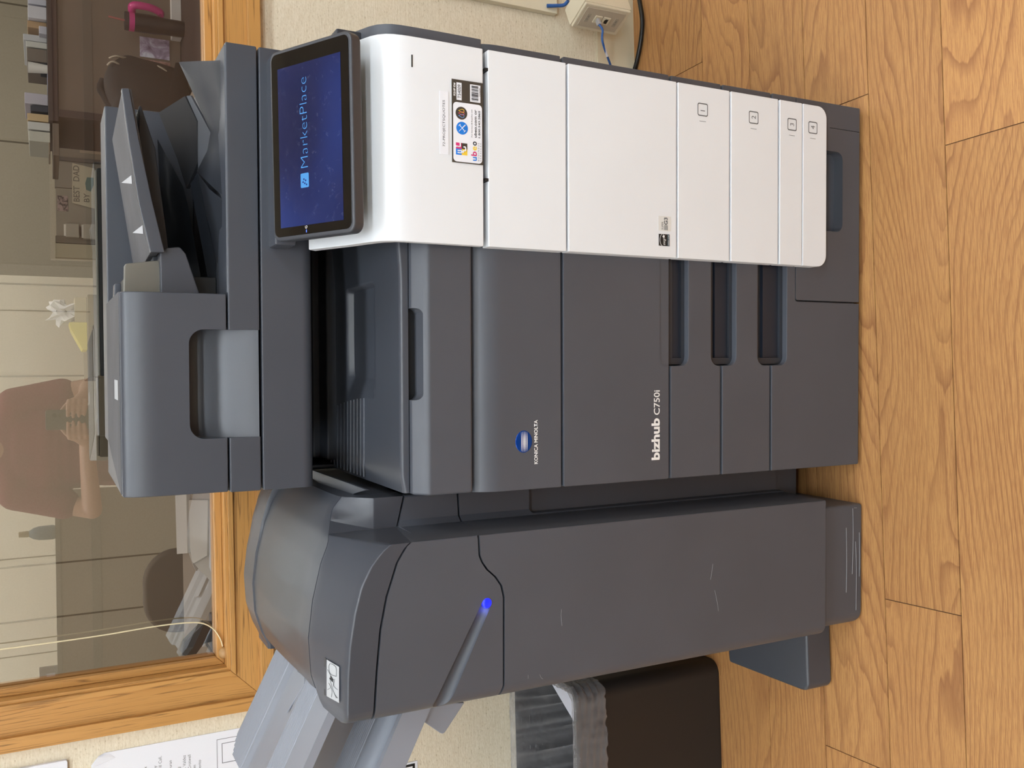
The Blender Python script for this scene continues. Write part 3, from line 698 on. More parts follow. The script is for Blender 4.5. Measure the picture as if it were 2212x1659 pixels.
# outfeed surface: curved sheet from the right rim, dipping to a valley, rising again
def sheet(name, rows, m, parent, ang=60):
    bm = bmesh.new(); V = [[bm.verts.new(p) for p in r] for r in rows]
    for i in range(len(V)-1):
        for j in range(len(V[0])-1): bm.faces.new((V[i][j], V[i][j+1], V[i+1][j+1], V[i+1][j]))
    bmesh.ops.solidify(bm, geom=bm.faces[:], thickness=.003)
    return link(name, bm2me(bm, name), m, parent, ang=ang)
rim = SY+.03
rows = [[A(386, 134, y=1.375), A(425, 132, y=1.35), A(460, 131, y=1.33), A(486, 129, y=rim)],
        [A(422, 212, y=1.375), A(445, 212, y=1.35), A(467, 212, y=1.33), A(487, 212, y=rim)],
        [A(455, 285, y=1.365), A(467, 290, y=1.35), A(478, 292, y=1.33), A(488, 292, y=rim)],
        [A(448, 325, y=1.365), A(463, 335, y=1.35), A(476, 342, y=1.33), A(488, 345, y=rim)],
        [A(425, 370, y=1.37), A(445, 390, y=1.35), A(466, 410, y=1.33), A(487, 425, y=rim)]]
sheet('outfeed_ramp', rows, plastic_blue, PR)
rows = [[A(427, 374, y=1.375), A(452, 408, y=1.345), A(486, 436, y=rim)],
        [A(452, 490, y=1.372), A(472, 495, y=1.345), A(490, 520, y=rim)],
        [A(481, 632, y=1.365), A(486, 632, y=1.345), A(494, 632, y=rim)]]
sheet('outfeed_ramp', rows, plastic_blue, PR, 20)
rows = [[A(411, 397, y=1.40), A(427, 375, y=1.376)], [A(455, 634, y=1.39), A(481, 634, y=1.366)]]
sheet('outfeed_ramp', rows, plastic_dark, PR, 20)
rows = [[A(340, 300, y=1.57), A(345, 400, y=1.57), A(350, 632, y=1.57)], [A(395, 402, y=1.43), A(405, 440, y=1.43), A(440, 632, y=1.43)]]
sheet('stacker_floor', rows, plastic_dark, PR)
# flap below the wing in front (thin lit blade)
quad_plate('stacker_blade', [A(402, 207, y=1.415), A(411, 206, y=1.405), A(455, 287, y=1.375), A(458, 302, y=1.372), A(455, 325, y=1.372), A(440, 352, y=1.376), A(427, 366, y=1.38), A(427, 262, y=1.39)], .004, plastic_blue, PR, .0008)
# lid rim (front), right of the feed housing
prism('lid_rim', [(SY, lz1-.003), (SY+.03, lz1-.003), (SY+.03, at(486, 300, y=rim).z), (SY+.002, lz1+.001)], 'yz', fx1+.002, SXR-.004, plastic_blue, PR, .001)

# control panel
pa = Vector((.1640, 1.088, .9205)); pb = Vector((.4125, 1.088, .9235)); ptl = Vector((.1595, 1.2215, .9915)); ptr = Vector((.4090, 1.2215, .9935))
ex = (pb-pa).normalized(); ey = (ptl-pa); PLH = .1505; ey = (ey-ex*ey.dot(ex)).normalized(); ez = ex.cross(ey)
# local frame: x right, z up along the panel, -y out of the screen
PM = Matrix((ex, -ez, ey)).transposed().to_4x4(); ctr = (pa+pb+ptl+ptr)/4; PM.translation = ctr
PWD = .1245; PHH = .0752
cpn = prism('control_panel', rrect(-PWD, PWD, -PHH, PHH, .013, 8), 'xz', 0, .018, mat('panel_bezel', rgb(66, 68, 74), .35, grain=.1), PR, .003, 3, M=PM, ang=40)
glass_black = mat('panel_glass', rgb(12, 12, 13), .08, spec=.5)
prism('panel_glass', rrect(-PWD+.005, PWD-.005, -PHH+.0045, PHH-.0045, .009, 8), 'xz', -.0006, .002, glass_black, cpn, .0003, 1, M=PM)
def sc_tex():
    t = NT('lit_screen'); tc = t.n('ShaderNodeTexCoord'); v = tc.outputs['Object']
    f = t.noise(v, 5, 1, .5); c = t.ramp(f, [(.3, (.003, .005, .03, 1)), (.5, (.006, .014, .085, 1)), (.72, (.016, .045, .24, 1))])
    sm_ = t.noise(v, 90, 8, .85, .2); smr = t.ramp(sm_, [(.53, (0, 0, 0, 1)), (.85, (.22, .22, .22, 1))])
    t.l(c, t.b.inputs['Emission Color']); t.b.inputs['Emission Strength'].default_value = 1.0
    t.l(t.mix(smr, rgb(10, 14, 30), rgb(120, 125, 140)), t.b.inputs['Base Color'])
    t.b.inputs['Roughness'].default_value = .12; t.b.inputs['Specular IOR Level'].default_value = .5; return t.m
sx0_, sx1_, sz0_, sz1_ = -.108, .0995, -.057, .0585
scr = prism('screen', [(sx0_, sz0_), (sx1_, sz0_), (sx1_, sz1_), (sx0_, sz1_)], 'xz', -.0009, .001, sc_tex(), cpn, 0, M=PM)
lb = mat('screen_light_blue', (0, 0, 0, 1), .3, emis=(.10, .42, .95, 1), estr=1.0)
text('screen_lettering', 'MarketPlace', -.0345, .0805, .0045, .0175, -.0011, lb, cpn, M=PM, bold=-.022)
flat('screen_icon', rrect(-.060, -.0415, .0035, .0185, .0015, 3), -.0011, lb, cpn, PM, .0001)
di = mat('screen_dark_icon', (0, 0, 0, 1), .3, emis=(.01, .03, .25, 1), estr=1)
for i in range(9):
    xx = -.0575+i*.0018; zz = .0065+((i*7) % 5)*.0016
    flat('icon_mark', [(xx, zz), (xx+.0022, zz), (xx+.0022, zz+.0022), (xx, zz+.0022)], -.00125, di, cpn, PM, .0001) if i < 5 else None
flat('power_lamp', [(-.1175, .0095), (-.114, .0095), (-.114, .0108), (-.1175, .0108)], -.0009, mat('blue_lamp', (0, 0, 0, 1), .3, emis=(.1, .2, 1, 1), estr=2), cpn, PM, .0002)
text('panel_symbol', 'G', -.1125, -.109, .0085, .0125, -.0009, ink_white, cpn, M=PM)
# arm behind the panel
box('panel_arm', .19, .38, 1.175, 1.285, .925, .952, plastic_black, PR, .003)
# small round catch at the upper right corner of the scanner
c = at(588, 110, y=1.262)
box('panel_hinge', .16, .42, 1.24, 1.281, .955, .985, plastic_blue, PR, .004)
# ============================================================ FINISHER
FI = thing('paper_finisher', (-.33, 1.36, 0), 'charcoal floor-standing paper finisher with arched top and slanted blue status light', 'paper finisher')
FY = 1.11; RYF = 1.215; FL = -.466; FR = -.2345; FRR = -.19
def fp(X, Y, y=FY): q = at(X, Y, y=y); return (q.x, q.z)
S1 = [fp(*p) for p in ((1085, 1500), (1088.5, 1480), (1088.5, 1290), (1083, 1265), (1070, 1246), (1052, 1230), (1042, 1215), (1036, 1200), (1034, 1155))]
S1 = [(FL-.05, S1[0][1])]+[p for p in S1 if p[0] < FR-.002]+[(FR-.001, S1[-1][1]), (FR+.001, fp(992, 1120, RYF)[1]), (FRR+.05, fp(985, 1065, RYF)[1])]
S2 = [fp(*p) for p in ((808, 1563), (811, 1500), (815, 1440), (822, 1360), (835, 1290), (858, 1215), (878, 1180))]
S2 = [(FL-.05, S2[0][1])]+[p for p in S2 if FL < p[0] < FR-.002]+[(FR-.001, fp(888, 1168)[1]), (FR+.001, fp(858, 1138, RYF)[1]), (FRR+.05, fp(890, 1070, RYF)[1])]
def xy_profile(yb=1.30, dy=0, r=.022):
    pts = [(FL, yb), (FL, FY+dy+r)]
    for i in range(1, 8): a = math.radians(90*i/8); pts.append((FL+r*(1-math.cos(a)), FY+dy+r*(1-math.sin(a))))
    pts += [(FL+r, FY+dy), (FR-.004, FY+dy), (FR-.0012, FY+dy+.0012), (FR, FY+dy+.004), (FR+.002, RYF+dy-.008), (FR+.010, RYF+dy), (FRR-.002, RYF+dy), (FRR, RYF+dy+.002), (FRR, yb)]
    return pts
def shell(name, low, high, m=plastic_warm, g=.0016):
    o = prism(name, xy_profile(), 'xy', 0, 1.05, m, FI, 0)
    pts = [(x, z+g) for x, z in low]+[(x, z-g) for x, z in high[::-1]]
    pts = [(p[0]+.33, p[1]) for p in pts]         # parent-local x
    bm = bmesh.new(); prism_bm(bm, [(p[0]-.33, p[1]) for p in pts], 'xz', .9, 1.6)
    # boolean works in object space of the parent; move the cutter with the child
    return cut(o, bm, 'INTERSECT')
zbot = at(1785, 1200, y=FY).z
bpy.context.view_layer.update()
ld = shell('lower_door', [(FL-.05, zbot), (FRR+.05, zbot)], S1)
md = shell('middle_door', S1, S2)
# tapered slanted groove with the blue light at its upper end
p0 = at(1052, 1303, y=FY); p1 = at(948, 1536, y=FY)
d = Vector((p1.x-p0.x, 0, p1.z-p0.z)); L = d.length; dn = d.normalized(); pr = Vector((-dn.z, 0, dn.x))
bm = bmesh.new(); rings = []
for t in [-.0305, -.028, -.022, -.014, -.006]+linsp(0, 1.1, 12):
    c = p0+dn*L*t; r = .0072+.004*max(t, 0); r = r*math.sqrt(max(.02, 1-(t/-.031)**2)) if t < 0 else r; yc = FY-.001-.0*t; ring = []
    for k in range(12):
        a = 2*math.pi*k/12; ring.append(bm.verts.new(c+pr*r*math.cos(a)+Vector((0, r*.9*math.sin(a), 0))))
    rings.append(ring)
for i in range(len(rings)-1):
    for k in range(12): bm.faces.new((rings[i][k], rings[i][(k+1) % 12], rings[i+1][(k+1) % 12], rings[i+1][k]))
bm.faces.new(rings[0][::-1]); bm.faces.new(rings[-1]); bmesh.ops.recalc_face_normals(bm, faces=bm.faces)
cut(md, bm)
bm = bmesh.new(); bmesh.ops.create_uvsphere(bm, u_segments=20, v_segments=12, radius=.0074)
for v in bm.verts: v.co.y *= .55
bmesh.ops.translate(bm, vec=(p0.x, FY+.0012, p0.z), verts=bm.verts)
link('status_light', bm2me(bm, 'status_light'), mat('blue_led', rgb(10, 20, 200), .3, emis=(.01, .02, .95, 1), estr=1.6), md)
# glow of the lamp is real light: a tiny blue lamp in the groove
lp = bpy.data.lights.new('status_lamp', 'POINT'); lp.energy = .006; lp.color = (.1, .15, 1); lp.shadow_soft_size = .003
lo = bpy.data.objects.new('status_lamp', lp); COL.objects.link(lo); lo.location = p0+dn*.011+Vector((0, -.0005, 0))
box('finisher_body', FL+.012, FRR-.002, 1.235, 1.62, .1, .86, plastic_warm, FI, .004)
# the covers on top
ARC = [(-.478, .930), (-.455, .941), (-.42, .952), (-.37, .955), (-.32, .949), (-.27, .937), (-.235, .923), (-.205, .906), (-.19, .893)]
RID = [(-.466, .929), (-.444, .931), (-.40, .930), (-.3617, .927), (-.32, .920), (-.2868, .911), (-.262, .898), (-.245, .884), (-.2345, .870)]
rtop = at(803, 1105, y=RYF).z
s2f = lambda x: lerp(S2, x)
def fc_y(x, v):
    k = sm((x-(FR-.001))/.002)
    ya = FY+(RYF-FY)*k; r = .022
    if x < FL+r: ya += r-math.sqrt(max(0, r*r-(FL+r-x)**2))
    yb = 1.2+.05*sm((x+.25)/.05)
    return ya+(max(yb, ya+.02)-ya)*v
def fc_z(x, y, v):
    rid = lerp(RID, x) if x < FR else rtop
    arc = lerp(ARC, x)
    t = v
    return (rid-.0045)+(.0045)*math.sqrt(1-(1-min(1, t/.10))**2)+(arc-rid)*max(0, (t-.05)/.95)
xsn = sorted(set(linsp(FL, FL+.022, 8)+linsp(FL, FR-.003, 40)+[FR-.0012, FR-.0006, FR, FR+.0006, FR+.0012]+linsp(FR+.002, FRR, 10)))
vsn = [0, .004, .012, .025, .045, .07, .10, .15, .25, .4, .55, .7, .85, .97, 1]
bm = bmesh.new(); V = [[bm.verts.new((x, fc_y(x, v), fc_z(x, 0, v)-(.001 if v == 1 else 0))) for v in vsn] for x in xsn]
B0 = [bm.verts.new((x, fc_y(x, 0), s2f(x)+.0016)) for x in xsn]
B1 = [bm.verts.new((x, fc_y(x, 1), s2f(x)-.01)) for x in xsn]
for i in range(len(xsn)-1):
    for j in range(len(vsn)-1): bm.faces.new((V[i][j], V[i+1][j], V[i+1][j+1], V[i][j+1]))
    bm.faces.new((B0[i], B0[i+1], V[i+1][0], V[i][0])); bm.faces.new((V[i][-1], V[i+1][-1], B1[i+1], B1[i])); bm.faces.new((B0[i+1], B0[i], B1[i], B1[i+1]))
bm.faces.new([B0[0]]+V[0]+[B1[0]]); bm.faces.new(([B0[-1]]+V[-1]+[B1[-1]])[::-1])
fcv = link('front_cover', bm2me(bm, 'front_cover'), plastic_blue, FI, ang=38)
XLF = [(1.2, -.440), (1.26, -.437), (1.386, -.446), (1.45, -.452), (1.535, -.463), (1.61, -.478), (1.63, -.476)]
def rc(t, y):
    xl = lerp(XLF, y); return xl+(FRR-xl)*t
ysr = linsp(1.202, 1.56, 22)
bm = bmesh.new(); ts = linsp(0, 1, 44)
def yoff(t, y): x = rc(t, y); return y+(.05*sm((x+.25)/.05) if y < 1.3 else 0)*(1-(y-1.202)/.1 if y < 1.302 else 0)
V = [[bm.verts.new((rc(t, y), yoff(t, y), lerp(ARC, rc(t, y))+.001-(.0015 if y == ysr[0] else 0)+.004*math.sin(math.pi*(y-1.2)/.36))) for y in ysr] for t in ts]
Bv = [[bm.verts.new((v.co.x, v.co.y, .80)) for v in r] for r in V]
for i in range(len(ts)-1):
    for j in range(len(ysr)-1): bm.faces.new((V[i][j], V[i+1][j], V[i+1][j+1], V[i][j+1]))
    bm.faces.new((V[i+1][0], V[i][0], Bv[i][0], Bv[i+1][0])); bm.faces.new((V[i][-1], V[i+1][-1], Bv[i+1][-1], Bv[i][-1]))
for j in range(len(ysr)-1):
    bm.faces.new((V[0][j], V[0][j+1], Bv[0][j+1], Bv[0][j])); bm.faces.new((V[-1][j+1], V[-1][j], Bv[-1][j], Bv[-1][j+1]))
link('rear_cover', bm2me(bm, 'rear_cover'), plastic_blue, FI, ang=38)
# raised rear rim with its crescent
me = grid_me(linsp(-.486, FRR, 40), [1.548, 1.552, 1.558, 1.60, 1.625, 1.63], lambda x, y: lerp(ARC, x)+.004*sm((y-1.548)/.004)+.012*max(0, (x+.30)/.11)**1.5*sm((y-1.548)/.004)-(.004 if y > 1.628 else 0), 'rear_rim', thick=lambda x, y: .80)
link('rear_rim', me, plastic_blue, FI, ang=38)
# joint strip to the copier
a = at(690, 1045, z=.90); b = at(640, 1025, z=.91)
quad_plate('bridge_strip', [at(792, 1058, z=.865), at(660, 1010, z=.885), at(655, 1022, z=.885), at(738, 1075, z=.875)], .006, plastic_blue, FI, .001)
# warning label drawn on the front cover
LP = []
def on_cover(X, Y):
    c = Vector((0, 0, H)); r = ray(X, Y)
    lo_, hi_ = 1.0, 1.6
    best = None
    t = .5
    while t < 2.5:
        q = c+r*t
        if q.y > FY:
            v = (q.y-fc_y(q.x, 0))/(fc_y(q.x, 1)-fc_y(q.x, 0))
            if q.z <= fc_z(q.x, 0, max(0, min(1, v)))+.0006: return q
        t += .0008
    return q
lab = [on_cover(*p) for p in ((734, 1518), (733, 1440), (707, 1424), (704, 1503))]
def plate3(name, P, m, par, off=.0006):
    n = (P[1]-P[0]).cross(P[3]-P[0]).normalized(); n = n if n.z > 0 else -n
    me = bpy.data.meshes.new(name); me.from_pydata([tuple(p+n*off) for p in P], [], [tuple(range(len(P)))]); return link(name, me, m, par, smooth=False)
bm = bmesh.new(); GV = [[bm.verts.new(on_cover(734+(707-734)*v, (1518+(1440-1518)*u)*(1-v)+(1503+(1424-1503)*u)*v)+Vector((0, -.0008, .0011))) for v in linsp(0, 1, 7)] for u in linsp(0, 1, 7)]
for i in range(6):
    for j in range(6): bm.faces.new((GV[i][j], GV[i+1][j], GV[i+1][j+1], GV[i][j+1]))
GP = [[v.co.copy() for v in r] for r in GV]
wl = link('guide_label', bm2me(bm, 'guide_label'), mat('label_paper', rgb(186, 188, 192), .7), fcv)
def lab_pt(u, v):
    a = min(5.999, max(0, u*6)); b = min(5.999, max(0, v*6)); i, j = int(a), int(b); a -= i; b -= j
    return GP[i][j]*(1-a)*(1-b)+GP[i+1][j]*a*(1-b)+GP[i+1][j+1]*a*b+GP[i][j+1]*(1-a)*b+Vector((0, -.0002, .0005))
def lab_uv(u, v): return lab[0]*(1-u)*(1-v)+lab[1]*u*(1-v)+lab[2]*u*v+lab[3]*(1-u)*v
nrm = (lab[1]-lab[0]).cross(lab[3]-lab[0]).normalized(); nrm = nrm if nrm.z > 0 else -nrm
mes = [tube_me([lab_pt(u, v) for u, v in pl], .0003, seg=4, sub=5) for pl in
       [((.7, .2), (.95, .25), (.93, .75), (.68, .7), (.7, .2)), ((.1, .2), (.3, .5), (.5, .45), (.75, .9)), ((.05, .6), (.25, .55), (.4, .8)), ((.35, .1), (.4, .4), (.6, .35)), ((.2, .9), (.35, .6), (.55, .75)), ((.12, .1), (.2, .4))]]
link('label_drawing', merge(mes, 'label_drawing'), ink_grey, wl, ang=60)
mes = [tube_me([lab_pt(u, v) for u, v in pl], .0009, seg=4, sub=2) for pl in [((.5, .5), (.56, .7)), ((.55, .45), (.61, .65))]]
link('label_marks', merge(mes, 'label_marks'), ink_black, wl, ang=60)
ub = plate3('label_band', [on_cover(*p) for p in ((703, 1503), (705, 1422), (701, 1419), (701, 1500))], mat('label_grey', rgb(70, 70, 72), .6), fcv)
# deeper hand recess beside the lower door
zh = at(1143, 1120, y=RYF).z
bm = bmesh.new(); prism_bm(bm, rrect(FR+.004, .0, zbot-.02, zh, .006), 'xz', 1.0, RYF+.012); cut(ld, bm)
# scuffs and scratches
scm = mat('scratch_grey', rgb(150, 150, 154), .6)
def scratch(par, pxs, y, r=.0002):
    link('scratch', tube_me([at(X, Y, y=y) for X, Y in pxs], r, seg=4, sub=3), scm, par, ang=60)
for pxs in (((1213, 1316), (1212, 1330), (1214, 1352)), ((1540, 1218), (1537, 1240), (1535, 1252)), ((1544, 1275), (1549, 1300), (1552, 1320)), ((1166, 1457), (1169, 1464), (1173, 1467)), ((1141, 1458), (1141, 1466))): scratch(ld, pxs, FY-.0002)
# foot of the finisher
fz = at(1785, 1200, y=FY+.006).z
fpts = [(-.25, 1.50), (-.2505, FY+.014), (-.2485, FY+.010), (-.245, FY+.008)]
fpts = [(-.2485, 1.50), (-.2485, FY+.011), (-.2515, FY+.008), (-.435, FY+.008)]
for i in range(1, 9): a = math.radians(80*i/8); fpts.append((-.435-.026*math.sin(a), FY+.008+.03*(1-math.cos(a))))
fpts += [(-.4635, 1.50)]
ft_ = prism('foot_cover', fpts, 'xy', .004, fz+.004, plastic_warm, FI, .004, 3)
for pxs in (((1842, 1098), (1843, 1160), (1841, 1240)), ((1848, 1170), (1850, 1230), (1849, 1318)), ((1856, 1150), (1857, 1200), (1856, 1245)), ((1828, 1140), (1829, 1210), (1828, 1280)), ((1845, 1097), (1851, 1097))): scratch(ft_, pxs, FY+.0077, .0004)
box('finisher_plinth', -.26, FRR, 1.235, 1.55, .04, .13, plastic_warm, FI, .003)
for i, (x, y) in enumerate(((-.43, 1.16), (-.28, 1.16), (-.43, 1.46), (-.28, 1.46))):
    bm = bmesh.new(); bmesh.ops.create_cone(bm, cap_ends=True, segments=16, radius1=.012, radius2=.012, depth=.006); bmesh.ops.translate(bm, vec=(x, y, .003), verts=bm.verts)
    link('floor_pad', bm2me(bm, 'floor_pad'), plastic_black, FI)
# stabiliser outrigger
zt = .062
o1 = at(1742, 1496, z=zt); o2 = at(1574, 1430, z=zt); o3 = at(1728, 1380, z=zt)
prism('stabiliser', [(-.40, o1.y+.004), (o1.x+.012, o1.y-.004), (o1.x+.002, o1.y+.003), (o1.x, o1.y+.014), (o2.x, o2.y), (-.40, o2.y+.02)], 'xy', .003, zt, plastic_blue, FI, .005, 3)
# output trays
def trayplane(base, sl=.5, x0=-.458): return lambda x: base+sl*(x0-x)
def tray(name, y0, y1, xo, xi, base, sl, bands, thick=.012, cut_corner=.025, lip=.0):
    f = trayplane(base, sl)
    ys_ = sorted(set([y0, y1]+[y for b in bands for y in b[:2]]+linsp(y0, y1, 90)))
    def prof(y):
        dz = 0
        for a, b, kind in bands:
            if a <= y <= b:
                if kind == 'r': dz += .0024*abs(math.sin((y-a)/.0056*math.pi))**.6-.0012
                if kind == 'D': dz -= .020*sm((y-a)/.014)*sm((b-y)/.03)
                if kind == 'd': dz -= .006*sm((y-a)/.012)*sm((b-y)/.012)
        dz -= lip*sm((y0+.05-y)/.05)
        return dz
    fine = []
    for a, b, kind in bands:
        if kind == 'r': fine += linsp(a, b, int((b-a)/.0056)*10+1)
    ys_ = sorted(set(ys_+fine))
    xs_ = linsp(xi, xo, 12)
    bm = bmesh.new(); V = []
    for i, x in enumerate(xs_):
        row = []
        for y in ys_:
            xx = x
            lim = xo+max(0, cut_corner-(y1-y))*.9
            xx = max(x, lim); row.append(bm.verts.new((xx, y, f(xx)+prof(y))))
        V.append(row)
    Bt = [[bm.verts.new((v.co.x, v.co.y, v.co.z-thick-.002)) for v in r] for r in V]
    n, k = len(V), len(V[0])
    for i in range(n-1):
        for j in range(k-1): bm.faces.new((V[i][j], V[i+1][j], V[i+1][j+1], V[i][j+1]))
        for j in (0, k-1): bm.faces.new((V[i][j], V[i+1][j], Bt[i+1][j], Bt[i][j]))
        bm.faces.new((Bt[i][0], Bt[i+1][0], Bt[i+1][-1], Bt[i][-1]))
    for j in range(k-1):
        for i in (0, n-1): bm.faces.new((V[i][j], V[i][j+1], Bt[i][j+1], Bt[i][j]))
    return link(name, bm2me(bm, name), tray_grey, FI, ang=50)
def tray_y(X, Y, base, sl, x0=-.458):     # where a photo point meets the tray plane
    r = ray(X, Y); # H + r.z t = base + sl (x0 - r.x t)
    t = (base+sl*x0-H)/(r.z+sl*r.x); return r.y*t, r.x*t
B1_, SL1 = .9285, .5
yb1 = tray_y(500, 1590, B1_, SL1)[0]
ya = [tray_y(X, 1659, B1_, SL1)[0] for X in (520, 577, 613, 655)]
print('tray1', yb1, ya, [tray_y(*p, B1_, SL1) for p in ((497, 1620), (517, 1655), (700, 1555), (600, 1385))])
xo1 = -.6185
t1 = tray('output_tray', ya[3], 1.488, xo1, -.452, B1_, SL1, [(ya[0], 1.484, 'r'), (ya[1]+.01, ya[0]-.004, 'd'), (ya[2], ya[1], 'r')])
def on_t1(X, Y):
    y, x = tray_y(X, Y, B1_+.0006, SL1); return Vector((x, y, B1_+.0006+SL1*(-.458-x)))
quad_plate('tray_inlay', [on_t1(*p) for p in ((641, 1449), (658, 1461), (657, 1477), (619, 1539), (612, 1511))], .002, tray_grey, FI, .0006)
B2_ = .82
y2 = [tray_y(X, Y, B2_, SL1)[0] for X, Y in ((715, 1659), (770, 1640), (885, 1659))]
print('tray2', y2)
t2 = tray('output_tray', 1.170, 1.46, -.66, -.452, B2_, SL1, [(1.2425, 1.302, 'r'), (1.180, 1.238, 'D')], thick=.040)
tb = [at(*p, y=1.185) for p in ((896, 1520), (1004, 1518), (962, 1582), (957, 1586), (951, 1584), (894, 1545))]
prism('tray_flap', [(p.x, p.z) for p in tb], 'xz', 1.185, 1.20, tray_grey, FI, .0015)

# ============================================================ WALL AND FLOOR OBJECTS
def roomprism(name, pts, plane, a, b, m, parent=None, bev=.0012, seg=2): return prism(name, pts, plane, a, b, m, parent, bev, seg, M=RZ)
def rbox(name, x0, x1, y0, y1, z0, z1, m, parent=None, bev=.0015): return box(name, x0, x1, y0, y1, z0, z1, m, parent, bev, 2, M=RZ)
# wastebasket
bx0, bx1 = -.985, -.5655; by0, by1 = 1.528, WY-.02; rim0, rim1 = -.012, .006
BN = thing('wastebasket', fromroom(((bx0+bx1)/2, (by0+by1)/2, 0)), 'black rectangular plastic wastebasket on the wood floor left of the finisher', 'trash can', rz=YAW)
BH = .372
bm = bmesh.new(); levels = [(0, 0), (.01, -.002), (BH*.5, -.010), (BH, -.02)]
def ringpts(e, z, r=.03, n=5):
    return [(x, y, z) for x, y in rrect(bx0+.01-(-e)*0-(-e), bx1-.0, by0-(-e)*-1*0+(e), by1, r, n)]
rings = []
for z, e in ((0, 0.0), (.006, -.003), (BH*.5, -.012), (BH-.012, -.022), (BH-.012, -.027), (BH, -.027), (BH, -.020), (BH*.5, -.008), (.01, .006)):
    pts = rrect(bx0-(-e)*1.0+0, bx1-e*.35, by0+e, by1+0.0, .028, 6)
    rings.append([bm.verts.new((x, y, z)) for x, y in pts])
for a, b in zip(rings, rings[1:]):
    for i in range(len(a)): bm.faces.new((a[i], a[(i+1) % len(a)], b[(i+1) % len(a)], b[i]))
bm.faces.new(rings[0][::-1]); bm.faces.new(rings[-1])
link('bin_body', bm2me(bm, 'bin_body'), mat('matte_black_bin', rgb(34, 30, 29), .55), BN, RZ)
# clear liner folded over the rim
ln = NT('clear_liner'); ln.b.inputs['Base Color'].default_value = rgb(190, 190, 195); ln.b.inputs['Roughness'].default_value = .18
mx = ln.n('ShaderNodeMixShader'); tp_ = ln.n('ShaderNodeBsdfTransparent'); fr = ln.n('ShaderNodeLayerWeight'); fr.inputs[0].default_value = .35
nz = ln.noise(ln.coord((1, 1, 1)), 45, 3, .6, 1.5); fac = ln.math('ADD', ln.math('MULTIPLY', fr.outputs['Facing'], .6), ln.math('MULTIPLY', nz, .32))
ln.l(fac, mx.inputs[0]); ln.l(tp_.outputs[0], mx.inputs[1]); ln.l(ln.b.outputs[0], mx.inputs[2]); ln.l(mx.outputs[0], ln.out.inputs[0]); ln.bump(nz, .5, .004)
bm = bmesh.new(); rings = []; N = 260; rr = random.Random(5)
base = rrect(bx0-.03, bx1+.0085, by0-.028, by1-.002, .03, 8)
def along(pts, n):
    seg = []; tot = 0
    for i in range(len(pts)): a = Vector(pts[i]); b = Vector(pts[(i+1) % len(pts)]); seg.append((tot, (b-a).length, a, b)); tot += (b-a).length
    out = []
    for k in range(n):
        s = tot*k/n
        for (t0, l, a, b) in seg:
            if t0 <= s <= t0+l: out.append(a+(b-a)*((s-t0)/max(l, 1e-9))); break
    return out
bp = along(base, N); cx = (bx0+bx1)/2; cy = (by0+by1)/2
ph = [rr.uniform(0, 6.28) for _ in range(8)]
def fold(k, s): return sum(math.sin(k/N*2*math.pi*f+ph[i])*a for i, (f, a) in enumerate(((23, .5), (41, .4), (67, .3), (97, .25))))*s
for z, off, s in [(BH-.066+.0045*i, .004, .0007) for i in range(15)]+[(BH+.002, .003, .001), (BH+.006, -.004, .001), (BH-.004, -.014, .002), (BH-.03, -.018, .003), (BH-.06, -.020, .004), (BH-.09, -.022, .005), (BH-.12, -.023, .005), (BH-.15, -.024, .006), (BH-.25, -.03, .008)]:
    ring = []
    for k, p in enumerate(bp):
        d = Vector((p.x-cx, p.y-cy)); nrm_ = Vector((max(-1, min(1, (p.x-cx)/((bx1-bx0)/2*.9)))**3, max(-1, min(1, (p.y-cy)/((by1-by0)/2*.9)))**3))
        wv_ = math.sin(z*420+2.6*math.sin(k/N*2*math.pi*3+1)+1.5*math.sin(k/N*2*math.pi*7))*(.0018 if off > .0035 else .001); q = p+nrm_*(off+wv_+fold(k, s)); zz = z+(fold(k*1.3, .003) if z < BH-.06 and off > 0 else 0)
        if p.y > cy+.06 and z > BH-.03: zz += .010*(1 if off < .003 else .6)
        if q.y > WY-.002: q.y = WY-.002
        ring.append(bm.verts.new((q.x, q.y, zz)))
    rings.append(ring)
for a, b in zip(rings, rings[1:]):
    for i in range(N): bm.faces.new((a[i], a[(i+1) % N], b[(i+1) % N], b[i]))
lo_ = link('bin_liner', bm2me(bm, 'bin_liner'), ln.m, None, RZ, ang=60); solo(lo_, 'clear crinkled plastic bag folded over the rim of the black wastebasket', 'bag')
# grey interior and things in the bin
rubbish = roomprism('crumpled_sheet', [(-.68, 1.545), (-.60, 1.545), (-.60, 1.68)], 'xy', BH-.05, BH-.048, mat('bin_paper', rgb(200, 204, 220), .8)); solo(rubbish, 'white sheet of paper lying inside the lined wastebasket', 'paper')
# posted papers
def sheet_px(name, right_edge, left_x, m, lab_, cat_='paper', extra=None):
    """right edge given by two photo points (upper, lower) on the wall"""
    a = atr(*right_edge[0], WY-.001); b = atr(*right_edge[1], WY-.001)
    o = roomprism(name, [(left_x, b.z), ((a.x+b.x)/2, b.z), ((a.x+b.x)/2, a.z), (left_x, a.z)], 'xz', WY-.0012, WY-.0004, m, None, 0); return solo(o, lab_, cat_)
pa1 = atr(232, 1626, WY-.001); pa2 = atr(505, 1574, WY-.001); rxp = (pa1.x+pa2.x)/2; ptop = atr(197, 1650, WY-.001).z
bm = bmesh.new(); prism_bm(bm, [(rxp-.215, pa2.z-.04), (rxp, pa2.z-.04), (rxp, ptop-.022), (rxp-.004, ptop-.012), (rxp-.018, ptop), (rxp-.215, ptop)], 'xz', WY-.0014, WY-.0006)
P1 = thing('posted_list', fromroom((rxp-.1, WY-.001, pa2.z-.04)), 'white typed list posted on the beige wall beside the window casing', 'paper', rz=YAW)
link('sheet', bm2me(bm, 'sheet'), paper_white, P1, RZ, smooth=False)
